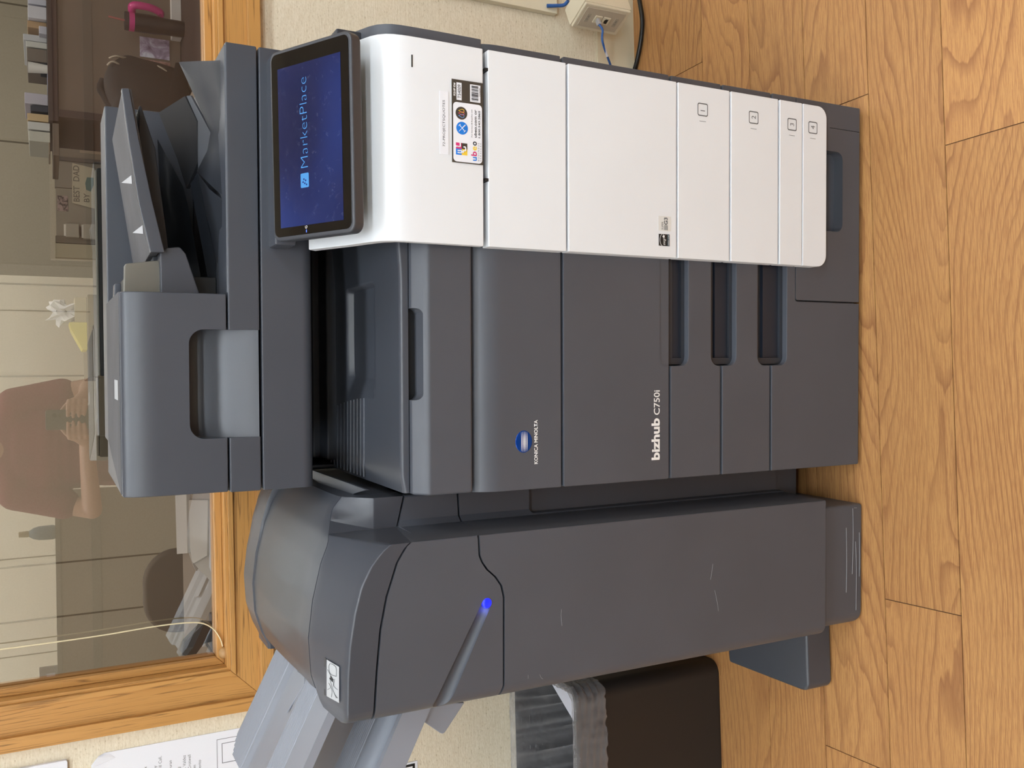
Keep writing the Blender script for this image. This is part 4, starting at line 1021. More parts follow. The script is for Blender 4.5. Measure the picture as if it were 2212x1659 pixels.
link('curled_corner', (lambda: grid_me([rxp-.022, rxp-.016, rxp-.008, rxp-.002], [ptop-.03, ptop-.02, ptop-.01, ptop-.002], lambda x, y: 0, 'c'))(), paper_white, P1, RZ, smooth=False) if False else None
tri = bpy.data.meshes.new('curled_corner'); q = [Vector((rxp-.004, WY-.006, ptop-.010)), Vector((rxp-.020, WY-.004, ptop-.002)), Vector((rxp-.012, WY-.0016, ptop-.040)), Vector((rxp-.003, WY-.0016, ptop-.03))]
tri.from_pydata([tuple(v) for v in q], [], [(0, 1, 2, 3)]); link('curled_corner', tri, paper_white, P1, RZ, smooth=False)
for body, X, Ye in (('k', 317, 1655), ('by', 340, 1653), ('Will Call,', 350, 1633), ('Duran', 371, 1642), ('ll', 391, 1656), ('L. Valdez' if False else 'I. Valdez', 401, 1631), ('P. Crotwell' if False else '. Crotwell', 412, 1630), ('m', 423, 1652), ('Devito', 434, 1641)):
    e = atr(X, Ye, WY-.0016); hgt = {'m': .0037, 'by': .0066, 'Will Call,': .0062}.get(body, .0052)
    me = text_me(body, 0, None, 0, hgt); w_ = max(v.co.x for v in me.vertices)
    me.transform(Matrix.Translation((e.x-w_, WY-.0016, e.z))); link('typed_line', me, ink_grey, P1, RZ, smooth=False)
def line_frame(name, x0, x1, z0, z1, t, par, m=ink_grey):
    bm = bmesh.new()
    for a in ((x0, x1, z0, z0+t), (x0, x1, z1-t, z1), (x0, x0+t, z0, z1), (x1-t, x1, z0, z1)): prism_bm(bm, [(a[0], a[2]), (a[1], a[2]), (a[1], a[3]), (a[0], a[3])], 'xz', WY-.0018, WY-.0015)
    link(name, bm2me(bm, name), m, par, RZ, smooth=False)
a = atr(468, 1598, WY-.0016); line_frame('printed_box', a.x-.16, a.x, a.z-.10, a.z, .0007, P1)
a = atr(479, 1606, WY-.0016); line_frame('printed_box', a.x-.037, a.x, a.z-.06, a.z, .0009, P1)
a = atr(146, 1641, WY-.006); b = atr(0, 1666, WY-.006)
o = roomprism('wall_board', rrect(a.x-.25, a.x, a.z, a.z+.35, .004), 'xz', WY-.008, WY-.0002, paper_white, None, .001); solo(o, 'white board with rounded corner on the wall above the typed list', 'board')
a = atr(880, 1648, WY-.002); b = atr(902, 1645, WY-.002)
P3 = thing('wall_notice', fromroom((a.x-.05, WY-.001, b.z)), 'white notice with a black edge on the wall below the output trays', 'paper', rz=YAW)
roomprism('sheet', [(a.x-.1, b.z), (a.x, b.z), (a.x, b.z+.2), (a.x-.1, b.z+.2)], 'xz', WY-.0014, WY-.0004, paper_white, P3, 0)
line_frame('black_border', a.x-.1, a.x-.004, b.z+.006, b.z+.19, .005, P3, ink_black)
# blind cord and its wooden pull
cp = [atr(X, Y, WY+.012+.0) for X, Y in ((-60, 1411), (0, 1403), (120, 1387), (230, 1371), (330, 1354), (395, 1346), (435, 1346), (460, 1358), (475, 1378), (481, 1396))]
cm = mat('cream_cord', rgb(220, 206, 170), .8)
BC = thing('blind_cord', fromroom(tuple(atr(486, 1415, WY+.012))), 'thin cream blind cord hanging in the window with a wooden pull', 'cord', rz=YAW)
link('cord', tube_me(cp, .0013, seg=7), cm, BC, RZ, ang=70)
e = atr(484, 1410, WY+.012)
bm = bmesh.new(); bmesh.ops.create_uvsphere(bm, u_segments=16, v_segments=10, radius=.011); bmesh.ops.scale(bm, vec=(1, 1, .9), verts=bm.verts); bmesh.ops.translate(bm, vec=e, verts=bm.verts)
pull = link('wooden_pull', bm2me(bm, 'wooden_pull'), mat('pull_wood', rgb(176, 138, 92), .5), BC, RZ)
bm = bmesh.new(); bmesh.ops.create_uvsphere(bm, u_segments=12, v_segments=8, radius=.0045); bmesh.ops.translate(bm, vec=e+Vector((.002, -.008, -.006)), verts=bm.verts)
link('metal_bead', bm2me(bm, 'metal_bead'), mat('chrome', rgb(200, 200, 205), .15, 1), pull, RZ)
# surface box with network jacks, turned away from the wall; raceway; cables
box_cream = mat('cream_plastic', rgb(222, 212, 188), .45); plate_c = mat('faceplate_beige', rgb(196, 184, 164), .5)
ja = atr(1231, 57, WY-.050); jb = atr(1328, 78, WY-.050)
OB = thing('network_outlet_box', fromroom((ja.x+.05, WY-.05, min(ja.z, jb.z))), 'cream surface-mounted network outlet box low on the wall with two jacks', 'outlet box', rz=YAW)
# face runs from the wall-side vertical edge (ja) to a near vertical edge to the right
A0 = fromroom((ja.x, WY-.052, 0)); z1 = ja.z; z0 = jb.z
c1 = at(1364, 22, z=z0); A1 = Vector((c1.x, c1.y, 0)); fx = (A1-A0); fw = fx.length; fx = fx.normalized(); print('outlet face', fw, z1-z0, fx)
fn = Vector((fx.y, -fx.x, 0)); fn = fn if fn.y < 0 else -fn
FM = Matrix((fx, -fn, Vector((0, 0, 1)))).transposed().to_4x4(); FM.translation = Vector((A0.x, A0.y, 0))
bx = box('outlet_housing', 0, fw, .001, .05, z0-.002, z1+.002, box_cream, OB, .003, 2, M=FM)
fpl = box('faceplate', .002, fw-.002, -.005, .002, z0+.001, z1-.001, box_cream, bx, .0025, 3, M=FM)
pin = prism('faceplate_insert', rrect(.010, fw-.010, z0+.010, z1-.010, .002), 'xz', -.0062, -.003, plate_c, bx, .0006, 1, M=FM)
mid = fw*.5; zc_ = (z0+z1)/2
for k, zz in ((0, zc_+.011), (1, zc_-.011)):
    j = prism('jack', rrect(mid-.010, mid+.010, zz-.009, zz+.009, .001), 'xz', -.0085, -.004, box_cream, bx, .0006, 1, M=FM)
for zz in (z0+.024, z1-.024):
    prism('label_slot', rrect(mid-.012, mid+.012, zz-.005, zz+.005, .001), 'xz', -.0068, -.005, mat('slot_grey', rgb(178, 168, 150), .5), bx, .0003, 1, M=FM)
    text('jack_lettering', 'D-44', mid-.006, mid+.006, zz-.002, zz+.002, -.0071, ink_grey, bx, M=FM)
prism('socket_opening', [(mid-.006, zc_-.0145), (mid+.006, zc_-.0145), (mid+.006, zc_-.0075), (mid+.002, zc_-.0055), (mid-.002, zc_-.0055), (mid-.006, zc_-.0075)], 'xz', -.0087, -.006, ink_black, bx, 0, M=FM)
j0 = FM @ Vector((mid, -.010, zc_+.011)); out = FM.to_3x3() @ Vector((0, -1, 0))
cend = at(1322, 150, y=j0.y+.02); cm1 = at(1302, 92, y=j0.y-.012)
EC = thing('network_cable', (j0.x, j0.y, cend.z), 'blue network cable plugged into the wall outlet box', 'cable')
tube('cable_jacket', [j0+out*.012, j0+out*.022+Vector((-.004, 0, -.006)), cm1, cend, cend+Vector((-.05, .0, -.02))], .0026, mat('blue_jacket', rgb(45, 92, 160), .4), EC)
c0 = cm1+(cend-cm1)*.12; c1_ = cm1+(cend-cm1)*.5
tube('cable_tag', [c0, c1_], .0030, paper_white, EC)
quad = box('plug', -.005, .005, -.013, .004, -.004, .004, mat('clear_plug', rgb(170, 168, 170), .2), EC, .001, 1, M=Matrix.Translation(j0) @ FM.to_3x3().to_4x4())
rz0 = atr(1228, 10, WY-.02).z; ra = atr(1190, 27, WY-.018)
o = rbox('cable_raceway', ra.x+.0, ra.x+.05, WY-.018, WY-.0002, z1+.012, z1+.40, box_cream, None, .002); solo(o, 'cream vertical cable raceway above the outlet box', 'raceway')
k1 = fromroom((ra.x+.012, WY-.012, z1+.012)); 
o = tube('patch_cable', [k1+Vector((0, -.01, .03)), k1+Vector((.002, -.016, .008)), k1+Vector((.006, -.018, -.01)), k1+Vector((.012, -.03, -.014))], .004, mat('blue_jacket', rgb(45, 92, 160), .4)); solo(o, 'short blue cable between raceway and outlet box', 'cable')
pc = [at(X, Y, z=.006) for X, Y in ((1374, -40), (1381, 0), (1386.5, 35), (1387, 60), (1383, 95), (1375, 135), (1366, 165))]
o = tube('power_cord', pc, .0052, mat('black_rubber', rgb(14, 14, 14), .35), seg=12); solo(o, 'thick black power cord lying on the floor at the wall', 'cord')
# ============================================================ OFFICE BEYOND THE GLASS (room coordinates)
def C_(*c, r=.75): return mat('m_%d_%d_%d' % c, rgb(*c), r)
def obx(name, X0, X1, Y0, Y1, yr, depth, m, label, cat, group=None, bev=.002, parent=None, zfloor=None, rnd=None):
    """box whose front face, at room depth yr, covers photo rows X0..X1 (top..bottom) and Y0..Y1 (right..left)"""
    xm, ym = (X0+X1)/2, (Y0+Y1)/2
    x1 = atr(xm, Y0, yr).x; x0 = atr(xm, Y1, yr).x; z1 = atr(X0, ym, yr).z; z0 = atr(X1, ym, yr).z
    if zfloor is not None: z0 = zfloor
    pts = rrect(x0, x1, z0, z1, rnd, 5) if rnd else [(x0, z0), (x1, z0), (x1, z1), (x0, z1)]
    o = roomprism(name, pts, 'xz', yr, yr+depth, m, parent, bev)
    if label: solo(o, label, cat, group, YAW)
    return o
HY = WY+1.12
brown_fr = C_(58, 42, 40); tack = mat('tackboard_fabric', rgb(104, 90, 80), .95, blot=.04); tack2 = mat('tackboard_grey', rgb(120, 110, 98), .95)
hx1_ = 1.75; hx0_ = atr(180, 243, HY).x
z_top = atr(112, 100, HY).z; z_dk = atr(392, 100, HY-.02).z
HU = thing('desk_hutch', fromroom(((hx0_+hx1_)/2, HY+.2, 0)), 'dark brown desk hutch with taupe tackboard behind the glass', 'hutch', rz=YAW)
rbox('tackboard', hx0_, hx1_, HY, HY+.02, z_dk, z_top-.012, tack, HU)
rbox('top_shelf', hx0_-.035, hx1_, HY-.006, HY+.34, z_top-.014, z_top+.012, brown_fr, HU)
xe = atr(180, 256, HY).x
rbox('side_panel', xe-.004, hx0_, HY-.006, HY+.34, z_dk, z_top-.014, brown_fr, HU)
rbox('wire_channel', hx0_+.25, hx1_, HY-.03, HY, z_dk+.0, atr(371, 60, HY-.03).z, C_(190, 184, 180), HU)
z_ds = z_dk
DK = thing('office_desk', fromroom((1.2, HY-.25, 0)), 'dark wood office desk below the hutch', 'desk', rz=YAW)
rbox('desk_top', hx0_-.035, hx1_, HY-.42, HY+.3, z_ds-.03, z_ds-.001, brown_fr, DK)
rbox('modesty_panel', hx0_, hx1_-.02, HY-.36, HY-.34, .02, z_ds-.03, C_(52, 38, 36), DK)
rbox('desk_leg', hx0_-.03, hx0_, HY-.40, HY+.3, 0, z_ds-.03, brown_fr, DK); rbox('desk_leg', hx1_-.05, hx1_-.02, HY-.40, HY+.3, 0, z_ds-.03, brown_fr, DK)
# things standing on the hutch
g = 'things on top of the hutch'; TY = HY+.02; zt_ = z_top+.012
for nm, X0, X1, Y0, Y1, dy, dp, m, lb, ct in (
    ('binder', 60, 112, -2, 11, .02, .22, C_(182, 182, 194), 'pale binder at the far right end of the hutch top', 'binder'),
    ('storage_box', 60, 112, 14, 41, .01, .24, C_(192, 190, 196), 'white cardboard box with two small dark holes on the hutch', 'box'),
    ('cardboard_box', 59, 112, 47, 62, .03, .20, C_(168, 138, 104), 'open brown cardboard box on the hutch', 'box'),
    ('paper_bundle', 84, 112, 57, 74, .0, .10, C_(178, 176, 186), 'curled white papers leaning before the cardboard box', 'paper'),
    ('file_rack', 50, 112, 76, 90, .03, .22, C_(178, 178, 180), 'white and black slanted file rack on the hutch', 'rack'),
    ('file_folder', 56, 112, 91, 104, .03, .22, C_(186, 184, 178), 'pale file folders next to the slanted rack', 'folder'),
    ('file_box', 58, 112, 106, 134, .02, .20, C_(112, 100, 90), 'grey brown magazine file on the hutch', 'file box'),
    ('tape_dispenser', 87, 108, 136, 148, .02, .08, C_(40, 38, 42), 'small black object beside the magazine file', 'tape dispenser'),
    ('note_pad', 102, 112, 158, 183, .02, .12, C_(168, 172, 196), 'low pale blue pad on the hutch top', 'note pad'),
    ('small_case', 103, 112, 185, 205, .02, .10, C_(62, 48, 42), 'small dark brown case on the hutch top', 'case'),
    ('acrylic_stand', 53, 112, 202, 226, .03, .16, C_(176, 170, 180), 'pale acrylic document stand on the hutch', 'stand'),
    ('upright_book', 66, 112, 229, 242, .02, .18, C_(58, 56, 64), 'dark book upright against the acrylic stand', 'book'),
    ('tan_envelope', 59, 110, 246, 262, .0, .16, C_(186, 160, 122), 'tan patterned box left of the dark book', 'box'),
    ('white_folder', 60, 110, 264, 281, .0, .18, C_(190, 188, 184), 'white folder right of two pale stacks', 'folder'),
    ('white_folder', 62, 110, 284, 306, .0, .18, C_(182, 178, 166), 'off-white folder stack at the left end of the shelf', 'folder'),
    ('wooden_block', 105, 118, 308, 334, .0, .12, C_(112, 98, 80), 'low brown block at the left end of the shelf', 'block')):
    obx(nm, X0, X1, Y0, Y1, TY+dy, dp, m, lb, ct, None, .002, None, zfloor=zt_ if Y0 < 246 else zt_-.004)
bm = bmesh.new(); bmesh.ops.create_cone(bm, cap_ends=True, segments=24, radius1=.012, radius2=.016, depth=.05); q = atr(102, 145, TY); bmesh.ops.translate(bm, vec=(q.x, TY+.02, zt_+.025), verts=bm.verts)
o = link('white_cup', bm2me(bm, 'white_cup'), C_(214, 210, 204), None, RZ); solo(o, 'tiny white cup on the hutch beside the black object', 'cup')
# shelf that carries the items left of the hutch
obx('cabinet_top', 114, 128, 266, 336, TY-.02, .3, C_(98, 86, 76), 'brown cabinet ledge left of the hutch', 'cabinet')
# tumbler
ty = HY-.075; tc0 = atr(300, 60, ty); tr_ = (atr(300, 35, ty).x-atr(300, 77, ty).x)/2*.93; tcx = (atr(300, 25, ty).x+atr(300, 73, ty).x)/2
zt0, zt1 = z_ds, atr(269, 48, ty).z
TU = thing('travel_tumbler', fromroom((tcx, ty, zt0)), 'tall black tumbler with magenta handle and straw on the desk', 'tumbler', rz=YAW)
def lathe(name, prof, cx, cy, m, par, seg=32):
    bm = bmesh.new(); rings = [[bm.verts.new((cx+r*math.cos(2*math.pi*k/seg), cy+r*math.sin(2*math.pi*k/seg), z)) for k in range(seg)] for r, z in prof]
    for a, b in zip(rings, rings[1:]):
        for k in range(seg): bm.faces.new((a[k], a[(k+1) % seg], b[(k+1) % seg], b[k]))
    bm.faces.new(rings[0][::-1]); bm.faces.new(rings[-1]); return link(name, bm2me(bm, name), m, par, RZ)
h = zt1-zt0; mg = mat('magenta_plastic', rgb(190, 40, 120), .4)
lathe('cup_body', [(tr_*.86, zt0), (tr_*.90, zt0+h*.35), (tr_*.98, zt0+h*.5), (tr_, zt0+h*.84)], tcx, ty, C_(28, 18, 24, r=.4), TU)
lathe('lid_ring', [(tr_*1.02, zt0+h*.84), (tr_*1.03, zt0+h*.93)], tcx, ty, mg, TU); lathe('lid', [(tr_*.98, zt0+h*.93), (tr_*.96, zt1)], tcx, ty, C_(38, 30, 36), TU)
link('handle', tube_me([(tcx+tr_*.95, ty-.01, zt0+h*.88), (tcx+tr_*1.35, ty-.03, zt0+h*.86), (tcx+tr_*1.4, ty-.03, zt0+h*.6), (tcx+tr_*1.2, ty-.02, zt0+h*.42), (tcx+tr_*.9, ty-.02, zt0+h*.42)], .011), mg, TU, RZ, ang=70)
sp_ = atr(234, 35, ty); link('straw', tube_me([(tcx, ty, zt1-.01), (tcx+(sp_.x-tcx)*.5, ty, (zt1+sp_.z)/2), (sp_.x, ty, sp_.z)], .003), mat('straw_pink', rgb(150, 80, 80), .4), TU, RZ, ang=70)
# photos pinned to the tackboard
def photo_mat(name, stops, sc):
    t = NT(name); f = t.noise(t.coord((1, 1, 1)), sc, 3, .6, .6); t.l(t.ramp(f, stops), t.b.inputs['Base Color']); return t.m
ph1 = photo_mat('snapshot_lilac', [(.3, rgb(96, 70, 96)), (.5, rgb(150, 135, 160)), (.65, rgb(200, 200, 215))], 26)
ph2 = photo_mat('snapshot_red', [(.3, rgb(92, 56, 50)), (.5, rgb(150, 110, 100)), (.68, rgb(180, 180, 190))], 26)
obx('pinned_photo', 302, 366, 83, 126, HY-.0015, .0012, ph1, 'upper right pinned snapshot in lilac and white tones on the tackboard', 'photo', None, 0)
obx('pinned_photo', 303, 368, 131, 172, HY-.0015, .0012, ph2, 'reddish snapshot pinned partly behind the backpack', 'photo', None, 0)
# backpack
by = HY-.22
def bp_(X, Y, y=by): q = atr(X, Y, y); return (q.x, q.z)
bag_m = mat('black_bag_fabric', rgb(26, 19, 20), .8, blot=.15)
BGc = atr(390, 190, by)
BG = thing('backpack', fromroom((BGc.x, by, z_ds)), 'slumped black backpack with metal zips standing on the dark desk', 'backpack', rz=YAW)
outl = [bp_(*p) for p in ((400, 150), (392, 172), (378, 160), (340, 148), (300, 138), (268, 130), (245, 138), (230, 152), (224, 172), (228, 200), (240, 225), (262, 250), (400, 262))]
outl = [(x, max(z, z_ds)) for x, z in outl]
bm = bmesh.new(); n = len(outl); cxb = sum(p[0] for p in outl)/n; czb = sum(p[1] for p in outl)/n
layers = [(-.075, .72), (-.06, .88), (-.03, .97), (0, 1), (.06, 1), (.09, .9)]
cr = [];
pts_s = []
for i in range(n):
    for k in range(4):
        t = k/4; P0, P1_, P2, P3_ = [Vector(outl[(i+j-1) % n]) for j in range(4)]
        pts_s.append(.5*((2*P1_)+(-P0+P2)*t+(2*P0-5*P1_+4*P2-P3_)*t*t+(-P0+3*P1_-3*P2+P3_)*t**3))
rings = [[bm.verts.new((cxb+(p.x-cxb)*s, by+dy, max(z_ds, czb+(p.y-czb)*s))) for p in pts_s] for dy, s in layers]
for a, b in zip(rings, rings[1:]):
    for k in range(len(a)): bm.faces.new((a[k], a[(k+1) % len(a)], b[(k+1) % len(a)], b[k]))
bm.faces.new(rings[0]); bm.faces.new(rings[-1][::-1])
link('bag_body', bm2me(bm, 'bag_body'), bag_m, BG, RZ, ang=70)
zipm = mat('zip_metal', rgb(150, 138, 124), .4, .4)
for pts in (((233, 143), (245, 141), (262, 144), (285, 149), (298, 160)), ((229, 158), (238, 153), (252, 158), (268, 172), (285, 185), (305, 192)), ((318, 152), (335, 162), (352, 172), (370, 190))):
    link('zip', tube_me([(q[0], by-.078+.01*abs(i-1.5), q[1]) for i, q in enumerate([bp_(*p) for p in pts])], .0028), zipm, BG, RZ, ang=70)
link('top_handle', tube_me([(q[0], by+.02, q[1]) for q in [bp_(*p) for p in ((226, 168), (219, 185), (226, 198), (236, 215), (262, 240))]], .012), bag_m, BG, RZ, ang=70)
# second workstation: partition with posted things
CY = WY+1.9
CU = thing('cubicle_partition', fromroom((atr(160, 430, CY).x, CY, 0)), 'grey brown cubicle partition left of the hutch with pinned sheets', 'partition', rz=YAW)
def cub(name, X0, X1, Y0, Y1, dy, m, depth=.03): return obx(name, X0, X1, Y0, Y1, CY+dy, depth, m, None, None, None, .002, CU)
cub('partition_board', 117, 330, 256, 350, .0, tack2); cub('partition_board', 118, 330, 352, 412, .0, C_(126, 118, 106)); cub('partition_board', 121, 330, 413, 516, 0, C_(132, 124, 110))
cub('dark_gap', 128, 205, 258, 270, -.01, C_(30, 30, 40), .012); cub('partition_post', 120, 330, 514, 529, -.01, C_(96, 88, 76)); cub('end_board', 119, 330, 530, 560, -.01, C_(158, 148, 124)); cub('partition_rail', 116, 330, 346, 354, -.01, C_(80, 74, 70))
for nm, X0, X1, Y0, Y1, m, lb, ct in (
    ('pinned_photo', 119, 138, 272, 311, photo_mat('snapshot_dark', [(.4, rgb(60, 54, 52)), (.6, rgb(140, 132, 124))], 60), 'dark snapshot at the top of the partition beside the hutch', 'photo'),
    ('pinned_photo', 124, 147, 423, 456, photo_mat('snapshot_portrait', [(.42, rgb(52, 40, 40)), (.55, rgb(150, 130, 125))], 60), 'small portrait snapshot above the large greeting sheet', 'photo'),
    ('paper_strips', 190, 222, 277, 300, C_(150, 134, 118), 'brown paper strips hanging low on the partition, nearer the hutch', 'paper'),
    ('paper_strips', 172, 222, 305, 332, C_(146, 128, 110), 'brown paper strips on the partition, further from the hutch', 'paper')):
    obx(nm, X0, X1, Y0, Y1, CY-.0015, .0012, m, lb, ct, None, 0)
SG = thing('greeting_sheet', fromroom(tuple(atr(205, 400, CY-.02))), 'pale sheet lettered BEST DAD BY with a teal shape on the partition', 'sign', rz=YAW)
sp2 = [(atr(X, Y, CY-.013).x, atr(X, Y, CY-.013).z) for X, Y in ((156, 438), (208, 452), (204, 364), (156, 352))]
roomprism('sheet', sp2, 'xz', CY-.0135, CY-.0125, C_(172, 162, 140), SG, 0)
def rtext(body, Xb, Xt, Ya, Yb, yr, m, par):
    a = atr(Xb, Ya, yr); b = atr(Xb, Yb, yr); c = atr(Xt, (Ya+Yb)/2, yr); me = text_me(body, a.x, b.x, min(a.z, b.z), c.z, bold=.015); me.transform(Matrix.Translation((0, yr, 0))); return link('sheet_lettering', me, m, par, RZ, smooth=False)
gm = C_(104, 96, 84); rtext('BEST  DAD', 171, 158, 436, 358, CY-.0142, gm, SG); rtext('BY', 193, 181, 437, 418, CY-.0142, gm, SG)
tp2 = [(atr(X, Y, CY-.014).x, atr(X, Y, CY-.014).z) for X, Y in ((186, 410), (196, 414), (202, 400), (202, 384), (188, 383), (184, 396))]
roomprism('teal_shape', tp2, 'xz', CY-.0145, CY-.0136, C_(84, 108, 104), SG, 0)
for X0, X1, Y0, Y1, lb in ((138, 171, 483, 512, 'upper clear wall pocket holding white paper on the partition'), (176, 208, 484, 516, 'lower clear wall pocket holding white paper on the partition')):
    PK = thing('wall_pocket', fromroom(tuple(atr(X1, Y1, CY-.02))), lb, 'wall pocket', rz=YAW)
    obx('pocket', X0+4, X1, Y0, Y1, CY-.03, .028, C_(150, 142, 128), None, None, None, .002, PK)
    obx('paper_sheet', X0, X1-8, Y0+2, Y1-2, CY-.02, .004, C_(196, 190, 180), None, None, None, 0, PK)
# monitor backs just behind the glass
MY = WY+.42
for X0, X1, Y0, Y1, mm, bz, lb in ((209, 330, 367, 811, C_(22, 30, 32), C_(128, 130, 124), 'wide dark monitor back showing as a band above the feeder'), (209, 330, 815, 985, C_(96, 88, 70), C_(112, 104, 90), 'brown-backed display beside the wide dark monitor')):
    MN = thing('monitor', fromroom((atr(250, (Y0+Y1)/2, MY).x, MY, .62)), lb, 'monitor', rz=YAW)
    obx('display_back', X0+4, X1, Y0, Y1, MY, .03, mm, None, None, None, .004, MN)
    obx('display_bezel', X0, X0+4, Y0, Y1, MY, .03, bz, None, None, None, .001, MN)
    xc = atr(250, (Y0+Y1)/2, MY).x; rbox('monitor_stand', xc-.03, xc+.03, MY+.01, MY+.03, .93, .99, C_(30, 30, 32), MN); rbox('stand_foot', xc-.1, xc+.1, MY-.05, MY+.12, .9305, .94, C_(30, 30, 32), MN)
# low cabinet with tissues and a yellow pad
KY = WY+.95
obx('low_cabinet', 190, 330, 638, 814, KY, .35, C_(104, 94, 76), 'brown low cabinet top beyond the monitor band', 'cabinet', None, .003, None, zfloor=0)
kz = atr(190, 720, KY).z
TB = thing('tissue_box', fromroom((atr(180, 665, KY+.1).x, KY+.1, kz)), 'open tissue box with a white crumpled tissue on the brown cabinet', 'tissue box', rz=YAW)
xa, xb = atr(180, 705, KY+.06).x, atr(180, 642, KY+.06).x
rbox('carton', xa, xb, KY+.06, KY+.17, kz, kz+.03, C_(168, 156, 130), TB)
rr = random.Random(11); bm = bmesh.new(); bmesh.ops.create_icosphere(bm, subdivisions=3, radius=1)
for v in bm.verts:
    f = 1+.55*(rr.random()-.5)+.35*math.sin(v.co.x*7+v.co.z*5); v.co = Vector((v.co.x*(xb-xa)*.38*f, v.co.y*.03*f, v.co.z*.035*f))
bmesh.ops.translate(bm, vec=((xa+xb)/2, KY+.11, kz+.055), verts=bm.verts)
link('tissue', bm2me(bm, 'tissue'), C_(206, 204, 204), TB, RZ, ang=20)
xa, xb = atr(185, 756, KY+.06).x, atr(185, 697, KY+.06).x
o = roomprism('yellow_pad', [(xa, kz), (xb, kz), (xb, kz+.045), (xb-.02, kz+.04), (xa, kz+.012)], 'xz', KY+.05, KY+.16, C_(196, 184, 104), None, .001); solo(o, 'yellow pad lying beside the tissue box', 'note pad')
# counter under the glass with papers, a hole punch and a chair beyond
ZC = .93
CT_ = thing('office_counter', fromroom((-.4, WY+.5, 0)), 'taupe office counter running beneath the window beyond the glass', 'counter', rz=YAW)
rbox('counter_top', -2.2, hx0_-.08, WY+.12, WY+.92, ZC-.03, ZC, C_(128, 116, 104), CT_); rbox('counter_panel', -2.2, hx0_-.08, WY+.14, WY+.16, 0, ZC-.03, C_(110, 100, 90), CT_)
rbox('counter_leg', -2.2, -2.16, WY+.16, WY+.9, 0, ZC-.03, C_(110, 100, 90), CT_); rbox('counter_leg', hx0_-.12, hx0_-.08, WY+.16, WY+.9, 0, ZC-.03, C_(110, 100, 90), CT_)
def onz(X, Y, z): return toroom(at(X, Y, z=z))
for i, (pxs, hh, cc_, lb) in enumerate(((((378, 1060), (382, 1197), (405, 1195), (402, 1060)), .012, (176, 172, 168), 'upper white paper stack on the counter beyond the glass'),
        (((408, 1080), (404, 1150), (416, 1218), (447, 1200), (449, 1080)), .006, (158, 150, 142), 'grey fan of papers in the middle of the counter'),
        (((453, 1075), (452, 1225), (462, 1255), (486, 1262), (486, 1075)), .010, (172, 172, 182), 'bluish white paper stack nearest the glass'))):
    pts = [onz(X, Y, ZC+hh) for X, Y in pxs]; o = roomprism('paper_stack', [(p.x, p.y) for p in pts], 'xy', ZC+.0003, ZC+hh, C_(*cc_), None, .0008); solo(o, lb, 'paper')
# black hole punch / stapler
sy = WY+.30
SX = [(atr(X, Y, sy).x, atr(X, Y, sy).z) for X, Y in ((486, 1350), (440, 1345), (398, 1388), (392, 1412), (410, 1432), (420, 1420), (440, 1392), (486, 1378))]
zmin = min(p[1] for p in SX); SX = [(x, z) for x, z in SX]
HP = thing('hole_punch', fromroom((SX[0][0]-.04, sy, ZC)), 'black and silver hole punch on the counter by the window corner', 'hole punch', rz=YAW)
roomprism('punch_arm', SX, 'xz', sy, sy+.03, mat('black_gloss', rgb(22, 24, 30), .3), HP, .003)
a_, b_ = SX[4][0]-.02, SX[0][0]+.02
rbox('punch_base', a_, b_, sy-.01, sy+.06, ZC+.0005, ZC+.016, C_(88, 90, 96), HP, .003)
roomprism('silver_lever', [(atr(X, Y, sy-.004).x, atr(X, Y, sy-.004).z) for X, Y in ((392, 1412), (398, 1425), (420, 1440), (416, 1428))], 'xz', sy-.006, sy-.001, mat('brushed_metal', rgb(150, 152, 160), .35, .7), HP, .001)
roomprism('silver_lever', [(atr(X, Y, sy-.004).x, atr(X, Y, sy-.004).z) for X, Y in ((447, 1387), (444, 1393), (458, 1415), (462, 1412))], 'xz', sy-.006, sy-.001, mat('brushed_metal', rgb(150, 152, 160), .35, .7), HP, .001)
# office chair
chy = WY+1.25
cc1 = atr(310, 1275, chy); cx0, cx1c = atr(380, 1368, chy).x, atr(380, 1186, chy).x
OC = thing('office_chair', fromroom(((cx0+cx1c)/2, chy-.2, 0)), 'dark grey office chair with rounded back beyond the counter', 'chair', rz=YAW)
cm_ = C_(98, 90, 80); roomprism('chair_back', rrect(cx0, cx1c, .62, cc1.z, .10, 8), 'xz', chy, chy+.04, cm_, OC, .012, 3)
mxx = (cx0+cx1c)/2
rbox('chair_seat', mxx-.24, mxx+.24, chy-.46, chy-.02, .44, .51, cm_, OC, .02); rbox('gas_column', mxx-.025, mxx+.025, chy-.25, chy-.20, .06, .44, C_(30, 30, 32), OC)
rbox('back_support', mxx-.03, mxx+.03, chy-.02, chy+.02, .46, .70, C_(30, 30, 32), OC)
for k in range(5):
    a = 2*math.pi*k/5; p = Vector((mxx, chy-.225, .06)); q = p+Vector((.26*math.cos(a), .26*math.sin(a), -.03)); link('chair_leg', tube_me([p, q], .016), C_(30, 30, 32), OC, RZ, ang=70)

